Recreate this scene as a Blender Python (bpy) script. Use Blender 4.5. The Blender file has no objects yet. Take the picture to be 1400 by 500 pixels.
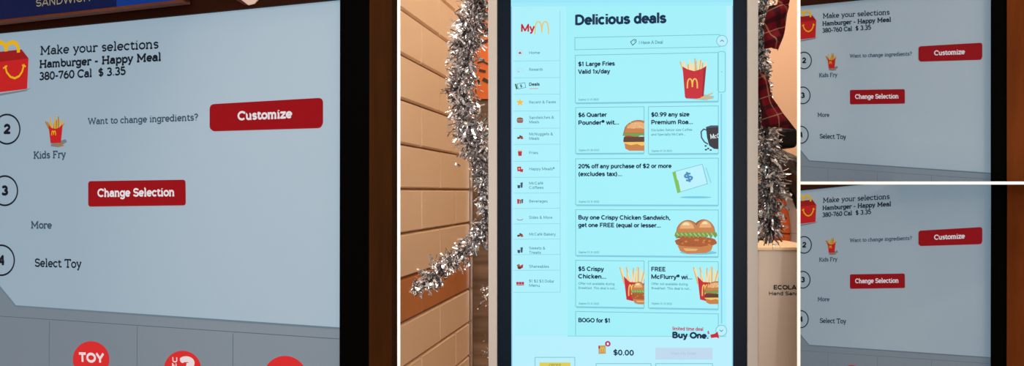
import bpy, bmesh, math, random
from mathutils import Vector, Matrix
from mathutils.geometry import tessellate_polygon
random.seed(7)
SC = bpy.context.scene
COL = SC.collection
F = 1100.0          # focal length in pixels of the 1400 px frame
CX, HY = 700.0, 262.0   # principal column, horizon row
EYE = Vector((0, 0, 1.5))

# ------------------------------------------------------------------ colours
def lin(c):
    return tuple((x/255/12.92 if x/255 <= .04045 else ((x/255+.055)/1.055)**2.4) for x in c)

_M = {}
def mat(name, rgb, rough=.5, metal=0., spec=.5, coat=0.):
    if name in _M: return _M[name]
    m = bpy.data.materials.new(name); m.use_nodes = True
    b = m.node_tree.nodes['Principled BSDF']
    b.inputs['Base Color'].default_value = (*lin(rgb), 1)
    b.inputs['Roughness'].default_value = rough
    b.inputs['Metallic'].default_value = metal
    b.inputs['Specular IOR Level'].default_value = spec
    b.inputs['Coat Weight'].default_value = coat
    _M[name] = m
    return m

def glow(name, rgb, k=1.0, base=(0, 0, 0), spec=.12, rough=.35):
    """a lit display colour: the panel gives off this light"""
    if name in _M: return _M[name]
    m = mat(name, base, rough, 0, spec)
    b = m.node_tree.nodes['Principled BSDF']
    b.inputs['Emission Color'].default_value = (*lin(rgb), 1)
    b.inputs['Emission Strength'].default_value = k
    return m

def nodes_of(m):
    nt = m.node_tree
    return nt, nt.nodes, nt.links, nt.nodes['Principled BSDF']

def wood(name, dark, light, rough=.5, scale=(1, 1, 1), spec=.3, freq=6):
    if name in _M: return _M[name]
    m = mat(name, light, rough, 0, spec)
    nt, N, L, b = nodes_of(m)
    tc = N.new('ShaderNodeTexCoord'); mp = N.new('ShaderNodeMapping')
    mp.inputs['Scale'].default_value = scale
    nz = N.new('ShaderNodeTexNoise'); nz.inputs['Scale'].default_value = freq
    nz.inputs['Detail'].default_value = 6; nz.inputs['Roughness'].default_value = .6
    cr = N.new('ShaderNodeValToRGB')
    cr.color_ramp.elements[0].position = .32; cr.color_ramp.elements[1].position = .7
    cr.color_ramp.elements[0].color = (*lin(dark), 1); cr.color_ramp.elements[1].color = (*lin(light), 1)
    L.new(tc.outputs['Object'], mp.inputs['Vector']); L.new(mp.outputs['Vector'], nz.inputs['Vector'])
    L.new(nz.outputs['Fac'], cr.inputs['Fac']); L.new(cr.outputs['Color'], b.inputs['Base Color'])
    return m

def mottled(name, a, c, scale=8, rough=.5, spec=.4, bump=0):
    if name in _M: return _M[name]
    m = mat(name, a, rough, 0, spec)
    nt, N, L, b = nodes_of(m)
    tc = N.new('ShaderNodeTexCoord')
    nz = N.new('ShaderNodeTexNoise'); nz.inputs['Scale'].default_value = scale; nz.inputs['Detail'].default_value = 4
    mx = N.new('ShaderNodeMix'); mx.data_type = 'RGBA'
    mx.inputs['A'].default_value = (*lin(a), 1); mx.inputs['B'].default_value = (*lin(c), 1)
    L.new(tc.outputs['Object'], nz.inputs['Vector']); L.new(nz.outputs['Fac'], mx.inputs['Factor'])
    L.new(mx.outputs['Result'], b.inputs['Base Color'])
    if bump:
        bp = N.new('ShaderNodeBump'); bp.inputs['Strength'].default_value = bump; bp.inputs['Distance'].default_value = .002
        L.new(nz.outputs['Fac'], bp.inputs['Height']); L.new(bp.outputs['Normal'], b.inputs['Normal'])
    return m

# ------------------------------------------------------------------ objects
def thing(name, label, cat, M=None, group=None, kind=None):
    o = bpy.data.objects.new(name, None); COL.objects.link(o)
    o.empty_display_size = .1
    if M is not None: o.matrix_world = M
    o['label'] = label; o['category'] = cat
    if group: o['group'] = group
    return o

class MB:
    """collects shapes in local (u, v, n) coordinates and links them as one mesh object"""
    def __init__(s): s.v = []; s.f = []; s.m = []; s.mats = []
    def mi(s, m):
        if m not in s.mats: s.mats.append(m)
        return s.mats.index(m)
    def add(s, verts, faces, m):
        o = len(s.v); s.v += [tuple(p) for p in verts]; k = s.mi(m)
        for f in faces: s.f.append([i+o for i in f]); s.m.append(k)
    def poly(s, pts, m, n=0.):
        P = [Vector((p[0], p[1], n)) for p in pts]
        tri = tessellate_polygon([P])
        fs = []
        for t in tri:
            a, b, c = (P[i] for i in t)
            fs.append(t if (b-a).cross(c-a).z > 0 else t[::-1])
        s.add(P, fs, m)
    def stroke(s, pts, w, m, n=0., closed=False, caps=False):
        P = [Vector((p[0], p[1])) for p in pts]
        if closed: P.append(P[0])
        h = w/2
        for i in range(len(P)-1):
            d = P[i+1]-P[i]
            if d.length < 1e-9: continue
            t = Vector((-d.y, d.x)).normalized()*h
            q = [P[i]-t, P[i+1]-t, P[i+1]+t, P[i]+t]
            s.add([(p.x, p.y, n) for p in q], [(0, 1, 2, 3)], m)
        rng = range(len(P)) if (caps or closed) else range(1, len(P)-1)
        for i in rng:
            s.disc(P[i].x, P[i].y, h, h, m, n, 8)
    def disc(s, x, y, rx, ry, m, n=0., k=32):
        s.add([(x+rx*math.cos(2*math.pi*i/k), y+ry*math.sin(2*math.pi*i/k), n) for i in range(k)], [tuple(range(k))], m)
    def box(s, u0, u1, v0, v1, n0, n1, m):
        V = [(u, v, n) for n in (n0, n1) for v in (v0, v1) for u in (u0, u1)]
        s.add(V, [(0, 2, 3, 1), (4, 5, 7, 6), (0, 1, 5, 4), (2, 6, 7, 3), (0, 4, 6, 2), (1, 3, 7, 5)], m)
    def prism(s, pts, n0, n1, m):
        k = len(pts)
        V = [(p[0], p[1], n0) for p in pts] + [(p[0], p[1], n1) for p in pts]
        s.add(V, [tuple(range(k))[::-1], tuple(range(k, 2*k))] + [(i, (i+1) % k, k+(i+1) % k, k+i) for i in range(k)], m)
    def tube(s, path, rad, m, k=10):
        path = [Vector(p) for p in path]; V = []; Fs = []
        up = Vector((0, 0, 1))
        for i, p in enumerate(path):
            d = (path[min(i+1, len(path)-1)]-path[max(i-1, 0)]).normalized()
            a = d.cross(up)
            a = d.cross(Vector((1, 0, 0))) if a.length < .1 else a
            a.normalize(); b = d.cross(a)
            r = rad[i] if isinstance(rad, (list, tuple)) else rad
            V += [p + a*(r*math.cos(2*math.pi*j/k)) + b*(r*math.sin(2*math.pi*j/k)) for j in range(k)]
        for i in range(len(path)-1):
            for j in range(k):
                Fs.append((i*k+j, i*k+(j+1) % k, (i+1)*k+(j+1) % k, (i+1)*k+j))
        Fs += [tuple(range(k))[::-1], tuple(range((len(path)-1)*k, len(path)*k))]
        s.add(V, Fs, m)
    def build(s, name, parent=None, label=None, clip=None, bevel=0, smooth=False):
        me = bpy.data.meshes.new(name)
        me.from_pydata(s.v, [], s.f)
        for m in s.mats: me.materials.append(m)
        me.polygons.foreach_set('material_index', s.m)
        if smooth: me.polygons.foreach_set('use_smooth', [True]*len(me.polygons))
        if clip:
            bm = bmesh.new(); bm.from_mesh(me)
            for co, no in clip:
                bmesh.ops.bisect_plane(bm, geom=bm.verts[:]+bm.edges[:]+bm.faces[:], plane_co=co, plane_no=no, clear_outer=True)
            if not bm.faces:
                bm.free(); bpy.data.meshes.remove(me); return None
            bm.to_mesh(me); bm.free()
        me.update()
        o = bpy.data.objects.new(name, me); COL.objects.link(o)
        if parent: o.parent = parent
        if label: o['label'] = label
        if bevel:
            md = o.modifiers.new('bevel', 'BEVEL'); md.width = bevel; md.segments = 3; md.limit_method = 'ANGLE'
        return o

def tag(o, label, cat, group=None, kind=None):
    o['label'] = label; o['category'] = cat
    if group: o['group'] = group
    if kind: o['kind'] = kind
    return o
def struct(o): o['kind'] = 'structure'; return o

def world_at(px, py, Y):
    return Vector(((px-CX)/F*Y, Y, EYE.z+(HY-py)/F*Y))

# ------------------------------------------------------------------ planes
class Plane:
    """a display standing in the room; at() reads where a point of it lies on its own surface"""
    def __init__(s, vp, ref, depth, level=False, tf=None):
        u = Vector(((vp[0]-CX)/F, 1, (HY-vp[1])/F))
        u = -u.normalized() if vp[0] < ref[0] else u.normalized()
        if level:
            v = Vector((0, 0, 1))
        else:   # upright in view at the reference point, and square to u
            r = Vector(((ref[0]-CX)/F, 1, (HY-ref[1])/F))
            # v = z + c*r-ish: lean towards or away from the viewer
            c = -(u.z)/(u.dot(Vector((r.x, 1, 0))))
            v = Vector((c*r.x, c, 1))
        v = (v - u*u.dot(v)).normalized()
        s.u, s.v = u, v
        s.n = u.cross(v)
        if s.n.y > 0: s.n = -s.n
        s.o = world_at(ref[0], ref[1], depth)
        s.tf = tf or (lambda x, y: (x, y))
        s.M = Matrix((( u.x, v.x, s.n.x, s.o.x), (u.y, v.y, s.n.y, s.o.y), (u.z, v.z, s.n.z, s.o.z), (0, 0, 0, 1)))
    def raw(s, px, py):
        d = Vector(((px-CX)/F, 1, (HY-py)/F))
        t = (s.o-EYE).dot(s.n)/d.dot(s.n)
        w = EYE+d*t-s.o
        return Vector((w.dot(s.u), w.dot(s.v)))
    def at(s, x, y): return s.raw(*s.tf(x, y))
    def pts(s, L): return [s.at(*p) for p in L]
    def size(s, x, y, w):
        a = s.at(x-.5, y); b = s.at(x+.5, y)
        return (b-a).length*w
    def vsize(s, x, y, h):
        return (s.at(x, y-.5)-s.at(x, y+.5)).length*h
    def clipline(s, p, q, inside):
        """plane through the eye and the picture line p-q, in local coordinates, keeping the side of `inside`"""
        rd = lambda a: Vector(((a[0]-CX)/F, 1, (HY-a[1])/F))
        n = rd(p).cross(rd(q)).normalized()
        if n.dot(rd(inside)) > 0: n = -n
        R = Matrix((s.u, s.v, s.n))
        return (R @ (EYE-s.o), R @ n)

# ------------------------------------------------------------------ slab lettering
def A(cx, cy, rx, ry, a0, a1, n=14):
    return [(cx+rx*math.cos(math.radians(a0+(a1-a0)*i/n)), cy+ry*math.sin(math.radians(a0+(a1-a0)*i/n))) for i in range(n+1)]
def O(cx, cy, rx, ry): return A(cx, cy, rx, ry, 0, 360, 24)
def H(x, y, w): return [(x-w, y), (x+w, y)]
b_, t_, C_, a_ = .035, .465, .665, .70
SF = .08
def arch(x0, x1, y=.30):
    return [A((x0+x1)/2, y, (x1-x0)/2, t_-y, 180, 0), [(x1, y), (x1, b_)], H(x1, b_, SF)]
G = {
 'a': (.46, [[(.36, .04), (.36, .33)], A(.22, .33, .14, .135, 0, 155), O(.20, .16, .155, .125), [(.36, b_), (.44, b_)]]),
 'b': (.49, [[(.11, b_), (.11, a_)], [(.03, a_), (.11, a_)], O(.28, .25, .17, .215)]),
 'c': (.43, [A(.23, .25, .18, .215, 42, 318), [(.37, .38), (.37, .46)]]),
 'd': (.50, [O(.22, .25, .17, .215), [(.39, b_), (.39, a_)], [(.30, a_), (.39, a_)], [(.39, b_), (.47, b_)]]),
 'e': (.46, [A(.23, .25, .18, .215, 0, 318), [(.05, .25), (.41, .25)]]),
 'g': (.49, [O(.22, .26, .17, .205), [(.39, t_), (.39, -.06)], A(.22, -.06, .17, .12, 0, -150), [(.39, t_), (.47, t_)]]),
 'h': (.50, [[(.10, b_), (.10, a_)], [(.02, a_), (.10, a_)], H(.10, b_, SF)] + arch(.10, .38)),
 'i': (.25, [[(.12, b_), (.12, t_)], [(.03, t_), (.12, t_)], H(.12, b_, .09), [(.12, .61), (.12, .68)]]),
 'k': (.47, [[(.10, b_), (.10, a_)], [(.02, a_), (.10, a_)], H(.10, b_, SF), [(.36, t_), (.10, .20)], [(.2, .28), (.37, b_)], H(.38, b_, .06), H(.35, t_, .06)]),
 'l': (.25, [[(.12, b_), (.12, a_)], [(.03, a_), (.12, a_)], H(.12, b_, .09)]),
 'm': (.72, [[(.10, b_), (.10, t_)], [(.02, t_), (.10, t_)], H(.10, b_, SF)] + arch(.10, .35, .32) + arch(.35, .60, .32)),
 'n': (.50, [[(.10, b_), (.10, t_)], [(.02, t_), (.10, t_)], H(.10, b_, SF)] + arch(.10, .38)),
 'o': (.46, [O(.23, .25, .18, .215)]),
 'p': (.49, [[(.11, -.17), (.11, t_)], [(.03, t_), (.11, t_)], H(.11, -.17, SF), O(.28, .25, .17, .215)]),
 'r': (.36, [[(.10, b_), (.10, t_)], [(.02, t_), (.10, t_)], H(.10, b_, .09), A(.24, .30, .14, .165, 180, 40)]),
 's': (.38, [A(.19, .36, .12, .105, 35, 270), A(.19, .145, .13, .11, 90, -145), [(.30, .38), (.30, .45)]]),
 't': (.34, [[(.13, .61), (.13, .16)], A(.235, .155, .105, .12, 180, 320), [(.03, t_), (.30, t_)]]),
 'u': (.50, [[(.10, t_), (.10, .20)], A(.24, .20, .14, .165, 180, 360), [(.38, t_), (.38, b_)], [(.02, t_), (.10, t_)], [(.30, t_), (.38, t_)], [(.38, b_), (.46, b_)]]),
 'w': (.66, [[(.06, t_), (.19, b_), (.33, t_), (.47, b_), (.60, t_)], H(.07, t_, .065), H(.59, t_, .065)]),
 'y': (.46, [[(.07, t_), (.23, .06)], [(.39, t_), (.17, -.15), (.08, -.16)], H(.08, t_, .07), H(.38, t_, .07)]),
 'z': (.42, [[(.05, .40), (.05, t_), (.36, t_), (.05, b_), (.36, b_), (.36, .10)]]),
 'C': (.62, [A(.34, .35, .28, .315, 48, 312), [(.53, .50), (.53, .66)]]),
 'F': (.54, [[(.13, b_), (.13, C_)], [(.03, C_), (.47, C_), (.47, .54)], [(.13, .36), (.38, .36)], H(.13, b_, .10)]),
 'H': (.70, [[(.14, b_), (.14, C_)], [(.56, b_), (.56, C_)], [(.14, .35), (.56, .35)], H(.14, b_, .10), H(.56, b_, .10), H(.14, C_, .10), H(.56, C_, .10)]),
 'K': (.64, [[(.14, b_), (.14, C_)], H(.14, b_, .10), H(.14, C_, .10), [(.52, C_), (.14, .27)], [(.27, .40), (.53, b_)], H(.53, b_, .09), H(.51, C_, .08)]),
 'M': (.80, [[(.14, b_), (.14, C_), (.40, .20), (.66, C_), (.66, b_)], H(.14, b_, .10), H(.66, b_, .10), [(.04, C_), (.14, C_)], [(.66, C_), (.76, C_)]]),
 'S': (.50, [A(.25, .50, .18, .16, 30, 270), A(.25, .19, .19, .155, 90, -150), [(.42, .54), (.42, .66)], [(.07, .04), (.07, .16)]]),
 'T': (.58, [[(.04, .54), (.04, C_), (.54, C_), (.54, .54)], [(.29, b_), (.29, C_)], H(.29, b_, .11)]),
 'W': (.92, [[(.08, C_), (.26, b_), (.46, C_), (.66, b_), (.84, C_)], H(.09, C_, .09), H(.83, C_, .09)]),
 '0': (.50, [O(.25, .35, .19, .315)]),
 '2': (.48, [A(.23, .48, .17, .185, 165, -35), [(.37, .374), (.06, b_), (.41, b_), (.41, .10)]]),
 '3': (.48, [A(.22, .51, .16, .155, 150, -90), A(.22, .19, .19, .155, 90, -150)]),
 '4': (.52, [[(.36, b_), (.36, C_), (.05, .20), (.46, .20)], H(.36, b_, .08)]),
 '5': (.48, [[(.38, C_), (.11, C_), (.09, .38)], A(.22, .23, .19, .195, 130, -150)]),
 '6': (.50, [O(.25, .22, .18, .185), A(.40, .22, .33, .44, 180, 105)]),
 '7': (.46, [[(.05, .56), (.05, C_), (.40, C_), (.16, b_)]]),
 '8': (.50, [O(.25, .51, .155, .155), O(.25, .19, .19, .155)]),
 '$': (.50, [A(.25, .48, .16, .13, 30, 270), A(.25, .21, .17, .14, 90, -150), [(.25, -.06), (.25, .76)]]),
 '.': (.22, [[(.11, 0), (.11, .09)]]),
 '-': (.34, [[(.05, .27), (.29, .27)]]),
 '?': (.42, [A(.20, .52, .15, .145, 160, -60), [(.275, .395), (.20, .30), (.20, .20)], [(.20, 0), (.20, .09)]]),
 ' ': (.26, []),
}
def slab(mb, P, s, p0, p1, cap, w, m, n, track=0.):
    """slab-serif words from picture point p0 to p1 (the baseline) with the capital height `cap` in pixels"""
    a, c = P.at(*p0), P.at(*p1)
    tot = sum(G[ch][0]+track for ch in s)-track
    d = (c-a); kx = d.length/tot; dx = d.normalized(); dy = Vector((-dx.y, dx.x))
    mid = ((p0[0]+p1[0])/2, (p0[1]+p1[1])/2)
    ky = P.vsize(mid[0], mid[1], cap)/.70
    hw = 1.2*w*(kx+ky)/2
    x = 0
    for ch in s:
        for st in G[ch][1]:
            q = [a+dx*((x+p[0])*kx)+dy*(p[1]*ky) for p in st]
            cl = len(q) > 3 and (q[0]-q[-1]).length < 1e-6
            mb.stroke(q[:-1] if cl else q, hw, m, n, closed=cl)
        x += G[ch][0]+track

# ------------------------------------------------------------------ plain grotesque lettering
def J(*L): return list(L)
def ar(x0, x1, y=.29): return [A((x0+x1)/2, y, (x1-x0)/2, .46-y, 180, 0)+[(x1, 0)]]
N_ = {
 'a': (.47, [A(.225, .32, .145, .14, 155, 0)+[(.37, 0)], O(.205, .165, .145, .11)]),
 'b': (.51, [[(.10, 0), (.10, .72)], O(.265, .26, .165, .20)]),
 'c': (.46, [A(.245, .26, .175, .20, 45, 315)]),
 'd': (.51, [O(.245, .26, .165, .20), [(.41, 0), (.41, .72)]]),
 'e': (.49, [[(.065, .265), (.42, .265)]+A(.245, .26, .178, .20, 0, 318)]),
 'é': (.49, [[(.065, .265), (.42, .265)]+A(.245, .26, .178, .20, 0, 318), [(.22, .60), (.31, .72)]]),
 'f': (.30, [[(.14, 0), (.14, .54)]+A(.26, .54, .12, .12, 180, 85), [(.02, .46), (.28, .46)]]),
 'g': (.51, [O(.245, .27, .165, .19), [(.41, .52), (.41, -.03)]+A(.24, -.03, .17, .12, 0, -150)]),
 'h': (.50, [[(.10, 0), (.10, .72)]] + ar(.10, .40)),
 'i': (.20, [[(.10, 0), (.10, .52)], [(.10, .60), (.10, .71)]]),
 'k': (.47, [[(.10, 0), (.10, .72)], [(.40, .52), (.12, .22)], [(.20, .30), (.42, 0)]]),
 'l': (.20, [[(.10, 0), (.10, .72)]]),
 'm': (.76, [[(.10, 0), (.10, .52)]] + ar(.10, .38, .31) + ar(.38, .66, .31)),
 'n': (.50, [[(.10, 0), (.10, .52)]] + ar(.10, .40)),
 'o': (.49, [O(.245, .26, .178, .20)]),
 'p': (.51, [[(.10, -.18), (.10, .52)], O(.265, .26, .165, .20)]),
 'q': (.51, [O(.245, .26, .165, .20), [(.41, -.18), (.41, .52)]]),
 'r': (.33, [[(.10, 0), (.10, .52)], A(.245, .31, .145, .15, 180, 75)]),
 's': (.42, [A(.21, .365, .13, .10, 25, 270), A(.21, .16, .145, .105, 90, -155)]),
 't': (.32, [[(.14, .66), (.14, .17)]+A(.245, .17, .105, .11, 180, 290), [(.02, .46), (.29, .46)]]),
 'u': (.50, [[(.10, .52)]+A(.25, .21, .15, .15, 180, 360)+[(.40, .52)], [(.40, 0), (.40, .3)]]),
 'v': (.46, [[(.04, .52), (.23, .03), (.42, .52)]]),
 'w': (.70, [[(.04, .52), (.19, .03), (.35, .50), (.51, .03), (.66, .52)]]),
 'x': (.46, [[(.04, .52), (.42, 0)], [(.42, .52), (.04, 0)]]),
 'y': (.46, [[(.04, .52), (.235, .04)], [(.42, .52), (.20, -.10), (.13, -.13), (.05, -.125)]]),
 'z': (.43, [[(.05, .46), (.37, .46), (.06, .06), (.39, .06)]]),
 'A': (.64, [[(.04, 0), (.32, .69), (.60, 0)], [(.15, .22), (.49, .22)]]),
 'B': (.60, [[(.11, 0), (.11, .70)], [(.11, .64), (.30, .64)]+A(.33, .51, .14, .13, 90, -90)+[(.11, .38)], [(.11, .38), (.34, .38)]+A(.36, .22, .155, .16, 90, -90)+[(.11, .06)]]),
 'C': (.65, [A(.34, .35, .27, .29, 45, 315)]),
 'D': (.65, [[(.11, 0), (.11, .70)], [(.11, .64), (.28, .64)]+A(.29, .35, .27, .29, 90, -90)+[(.11, .06)]]),
 'E': (.55, [[(.50, .64), (.11, .64), (.11, .06), (.51, .06)], [(.11, .35), (.46, .35)]]),
 'F': (.53, [[(.50, .64), (.11, .64), (.11, 0)], [(.11, .34), (.45, .34)]]),
 'G': (.68, [A(.34, .35, .27, .29, 45, 345)+[(.60, .33), (.36, .33)]]),
 'H': (.66, [[(.11, 0), (.11, .70)], [(.55, 0), (.55, .70)], [(.11, .36), (.55, .36)]]),
 'I': (.24, [[(.12, 0), (.12, .70)]]),
 'K': (.61, [[(.11, 0), (.11, .70)], [(.53, .70), (.13, .28)], [(.25, .40), (.56, 0)]]),
 'L': (.52, [[(.11, .70), (.11, .06), (.49, .06)]]),
 'M': (.80, [[(.11, 0), (.11, .68), (.40, .10), (.69, .68), (.69, 0)]]),
 'N': (.66, [[(.11, 0), (.11, .67), (.55, .03), (.55, .70)]]),
 'O': (.70, [O(.35, .35, .28, .29)]),
 'P': (.58, [[(.11, 0), (.11, .70)], [(.11, .64), (.31, .64)]+A(.33, .47, .155, .17, 90, -90)+[(.11, .30)]]),
 'Q': (.70, [O(.35, .35, .28, .29), [(.40, .20), (.60, -.02)]]),
 'R': (.61, [[(.11, 0), (.11, .70)], [(.11, .64), (.31, .64)]+A(.33, .48, .155, .16, 90, -90)+[(.11, .32)], [(.33, .32), (.53, 0)]]),
 'S': (.58, [A(.29, .49, .20, .155, 25, 270), A(.29, .21, .215, .155, 90, -155)]),
 'T': (.56, [[(.03, .64), (.53, .64)], [(.28, 0), (.28, .64)]]),
 'U': (.65, [[(.11, .70)]+A(.325, .28, .215, .22, 180, 360)+[(.54, .70)]]),
 'V': (.60, [[(.04, .70), (.30, .03), (.56, .70)]]),
 'W': (.90, [[(.04, .70), (.24, .04), (.45, .66), (.66, .04), (.86, .70)]]),
 'Y': (.58, [[(.04, .70), (.29, .30), (.54, .70)], [(.29, 0), (.29, .32)]]),
 '0': (.54, [O(.27, .35, .185, .29)]),
 '1': (.40, [[(.07, .52), (.22, .66), (.22, 0)]]),
 '2': (.52, [A(.255, .465, .17, .175, 165, -40)+[(.08, .06), (.46, .06)]]),
 '3': (.52, [A(.25, .50, .155, .14, 155, -90), A(.25, .21, .185, .15, 90, -155)]),
 '4': (.55, [[(.38, 0), (.38, .66), (.06, .20), (.51, .20)]]),
 '5': (.52, [[(.43, .64), (.14, .64), (.11, .37)]+A(.25, .23, .19, .175, 130, -150)]),
 '6': (.54, [O(.27, .22, .185, .165), A(.46, .22, .375, .43, 180, 103)]),
 '7': (.48, [[(.04, .64), (.42, .64), (.17, 0)]]),
 '8': (.54, [O(.27, .50, .16, .14), O(.27, .205, .19, .15)]),
 '9': (.54, [O(.27, .48, .185, .165), A(.08, .48, .375, .43, 0, -77)]),
 '$': (.54, [A(.27, .47, .175, .14, 25, 270), A(.27, .22, .19, .14, 90, -155), [(.27, -.07), (.27, .77)]]),
 '%': (.78, [O(.18, .52, .11, .12), O(.60, .18, .11, .12), [(.60, .70), (.18, 0)]]),
 '®': (.42, [O(.21, .52, .15, .15), [(.17, .44), (.17, .60), (.24, .60), (.25, .54), (.17, .53)], [(.21, .53), (.26, .44)]]),
 '(': (.30, [A(.46, .29, .34, .46, 130, 230)]),
 ')': (.30, [A(-.16, .29, .34, .46, 50, -50)]),
 '&': (.66, [[(.58, 0), (.20, .46)]+A(.28, .54, .10, .10, 200, -20)+[(.14, .30)]+A(.25, .19, .165, .13, 140, 300)+[(.54, .34)]]),
 '.': (.22, [[(.11, 0), (.11, .12)]]),
 ',': (.22, [[(.12, .12), (.12, .02), (.06, -.10)]]),
 '-': (.34, [[(.04, .28), (.30, .28)]]),
 '/': (.38, [[(.04, -.05), (.34, .72)]]),
 ' ': (.24, []),
}
def sans(mb, P, s, p0, p1, cap, m, n, bold=.0):
    """grotesque words from picture point p0 to p1 (the baseline), capitals `cap` pixels high"""
    a, c = P.at(*p0), P.at(*p1)
    lo = .06; tot = sum(N_[ch][0] for ch in s)-2*lo
    d = c-a; kx = d.length/tot; dx = d.normalized(); dy = Vector((-dx.y, dx.x))
    ky = P.vsize((p0[0]+p1[0])/2, (p0[1]+p1[1])/2, cap)/.70
    hw = (.085+bold*2.2)*(kx+ky)/2
    x = -lo
    for ch in s:
        for st in N_[ch][1]:
            q = [a+dx*((x+p[0])*kx)+dy*(p[1]*ky) for p in st]
            cl = len(q) > 3 and (q[0]-q[-1]).length < 1e-6
            mb.stroke(q[:-1] if cl else q, hw, m, n, closed=cl)
        x += N_[ch][0]

def rrect_px(x0, y0, x1, y1, r, x2=None, dyr=0, k=6):
    """rounded rectangle outline in picture pixels; dyr tips the right end"""
    out = []
    for cx, cy, a0 in ((x1-r, y0+r, 0), (x0+r, y0+r, 90), (x0+r, y1-r, 180), (x1-r, y1-r, 270)):
        for i in range(k+1):
            a = math.radians(a0+90*i/k)
            x = cx+r*math.cos(a); y = cy-r*math.sin(a)
            out.append((x, y+dyr*(x-x0)/(x1-x0)))
    return out
def quad_round(c, r, k=6):
    """rounded quad, c = tl,tr,br,bl in pixels"""
    out = []
    n = len(c)
    for i in range(n):
        p = Vector(c[i]); a = Vector(c[i-1]); b = Vector(c[(i+1) % n])
        da = (a-p).normalized(); db = (b-p).normalized()
        s, e = p+da*r, p+db*r
        for j in range(k+1):
            t = j/k
            q = s*(1-t)**2 + p*2*t*(1-t) + e*t*t
            out.append((q.x, q.y))
    return out[::-1]

# golden double arch as a filled band
def arches(mb, P, x0, x1, ytop, ybot, w, m, n):
    mid = (x0+x1)/2; h = ybot-ytop
    def leg(a, b):
        pts = []
        for i in range(17):
            t = i/16
            ang = math.pi*(1-t)
            x = (a+b)/2+(b-a)/2*math.cos(ang)
            y = ybot-h*(math.sin(ang)**.62)
            pts.append((x, y))
        return pts
    wl = P.size(mid, (ytop+ybot)/2, w)
    yin = ybot-h*.12
    L = leg(x0, mid); R = leg(mid, x1)
    L = [(x, y if x < (x0+mid)/2 else min(y, yin)) for x, y in L]
    R = [(x, y if x > (x1+mid)/2 else min(y, yin)) for x, y in R]
    mb.stroke(P.pts(L), wl, m, n); mb.stroke(P.pts(R), wl, m, n)

# ================================================================== ROOM
def room():
    peach = mottled('peach_paint', (222, 182, 150), (214, 172, 140), 3, .6, .2)
    m = MB(); m.box(-3, 3, -2.5, 3.4, -.05, 0, mottled('floor_tile', (206, 190, 172), (192, 176, 158), 5, .4)); struct(m.build('floor'))
    m = MB(); m.box(-3, 3, -2.5, 3.4, 2.9, 2.95, mat('ceiling_paint', (200, 190, 180), .8)); struct(m.build('ceiling'))
    m = MB(); m.box(-3, 3, 3.0, 3.06, 0, 2.9, peach); struct(m.build('wall_back'))
    m = MB(); m.box(-3.05, -3, -2.5, 3.05, 0, 2.9, peach); struct(m.build('wall_left'))
    m = MB(); m.box(3, 3.05, -2.5, 3.05, 0, 2.9, mottled('right_paint', (232, 214, 198), (224, 206, 190), 3, .7, .2)); struct(m.build('wall_right'))
    m = MB(); m.box(-3, 3, -2.55, -2.5, 0, 2.9, mottled('front_paint', (226, 208, 192), (216, 198, 182), 3, .7, .2)); struct(m.build('wall_front'))

def tile_wall():
    # long glazed tiles running away from the viewer beside the middle kiosk
    Z0 = 1.79
    p = Vector(((547-CX)/F*Z0, Z0, 0))
    d = Vector((.179, .984, 0)).normalized(); nrm = Vector((d.y, -d.x, 0))
    M = Matrix(((d.x, 0, nrm.x, p.x), (d.y, 0, nrm.y, p.y), (0, 1, 0, 0), (0, 0, 0, 1)))
    grout = mat('tile_grout', (122, 84, 58), .8)
    cream = mottled('cream_glazed_tile', (230, 197, 162), (221, 186, 150), 5, .28, .35)
    orange = mottled('orange_glazed_tile', (190, 114, 56), (178, 102, 48), 5, .28, .35)
    mb = MB()
    s0, s1 = -.16, .655
    mb.box(s0, s1, 0, 2.9, -.10, -.004, grout)
    h, w, g = .1001, .334, .0028
    ztop = EYE.z+(HY-12)/F*Z0       # joint line seen at row 12
    rows = []
    r = -int((2.9-ztop)/h)-1
    while True:
        y1 = ztop-r*h; y0 = y1-h
        if y1 <= 0: break
        off = .153 if r % 2 == 0 else .153+w/2
        k = -4
        while off+k*w < s1:
            a, c = max(off+k*w, s0), min(off+(k+1)*w, s1)
            k += 1
            if c-a < .012: continue
            m = orange if r == 6 else cream
            zt, zb = min(y1, 2.9)-g/2, max(y0, 0)+g/2
            if zt-zb < .01: continue
            a += g/2; c -= g/2; e = .004; n1 = .004
            V = [(a, zb, -.004), (c, zb, -.004), (c, zt, -.004), (a, zt, -.004), (a+e, zb+e, n1), (c-e, zb+e, n1), (c-e, zt-e, n1), (a+e, zt-e, n1)]
            mb.add(V, [(4, 5, 6, 7), (0, 1, 5, 4), (1, 2, 6, 5), (2, 3, 7, 6), (3, 0, 4, 7)], m)
        r += 1
    o = mb.build('wall_tiled'); o.matrix_world = M; struct(o)
    # bright metal edge strip at the far end of the tiles
    mb = MB(); mb.box(s1+.002, s1+.018, 0, 2.9, -.02, .012, mat('brushed_steel', (190, 185, 182), .25, 1.)); 
    mb.box(s1+.019, s1+.036, 0, 2.9, -.03, .004, mat('dark_gap', (40, 26, 22), .6))
    o = mb.build('trim_1'); o.matrix_world = M; struct(o)

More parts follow.
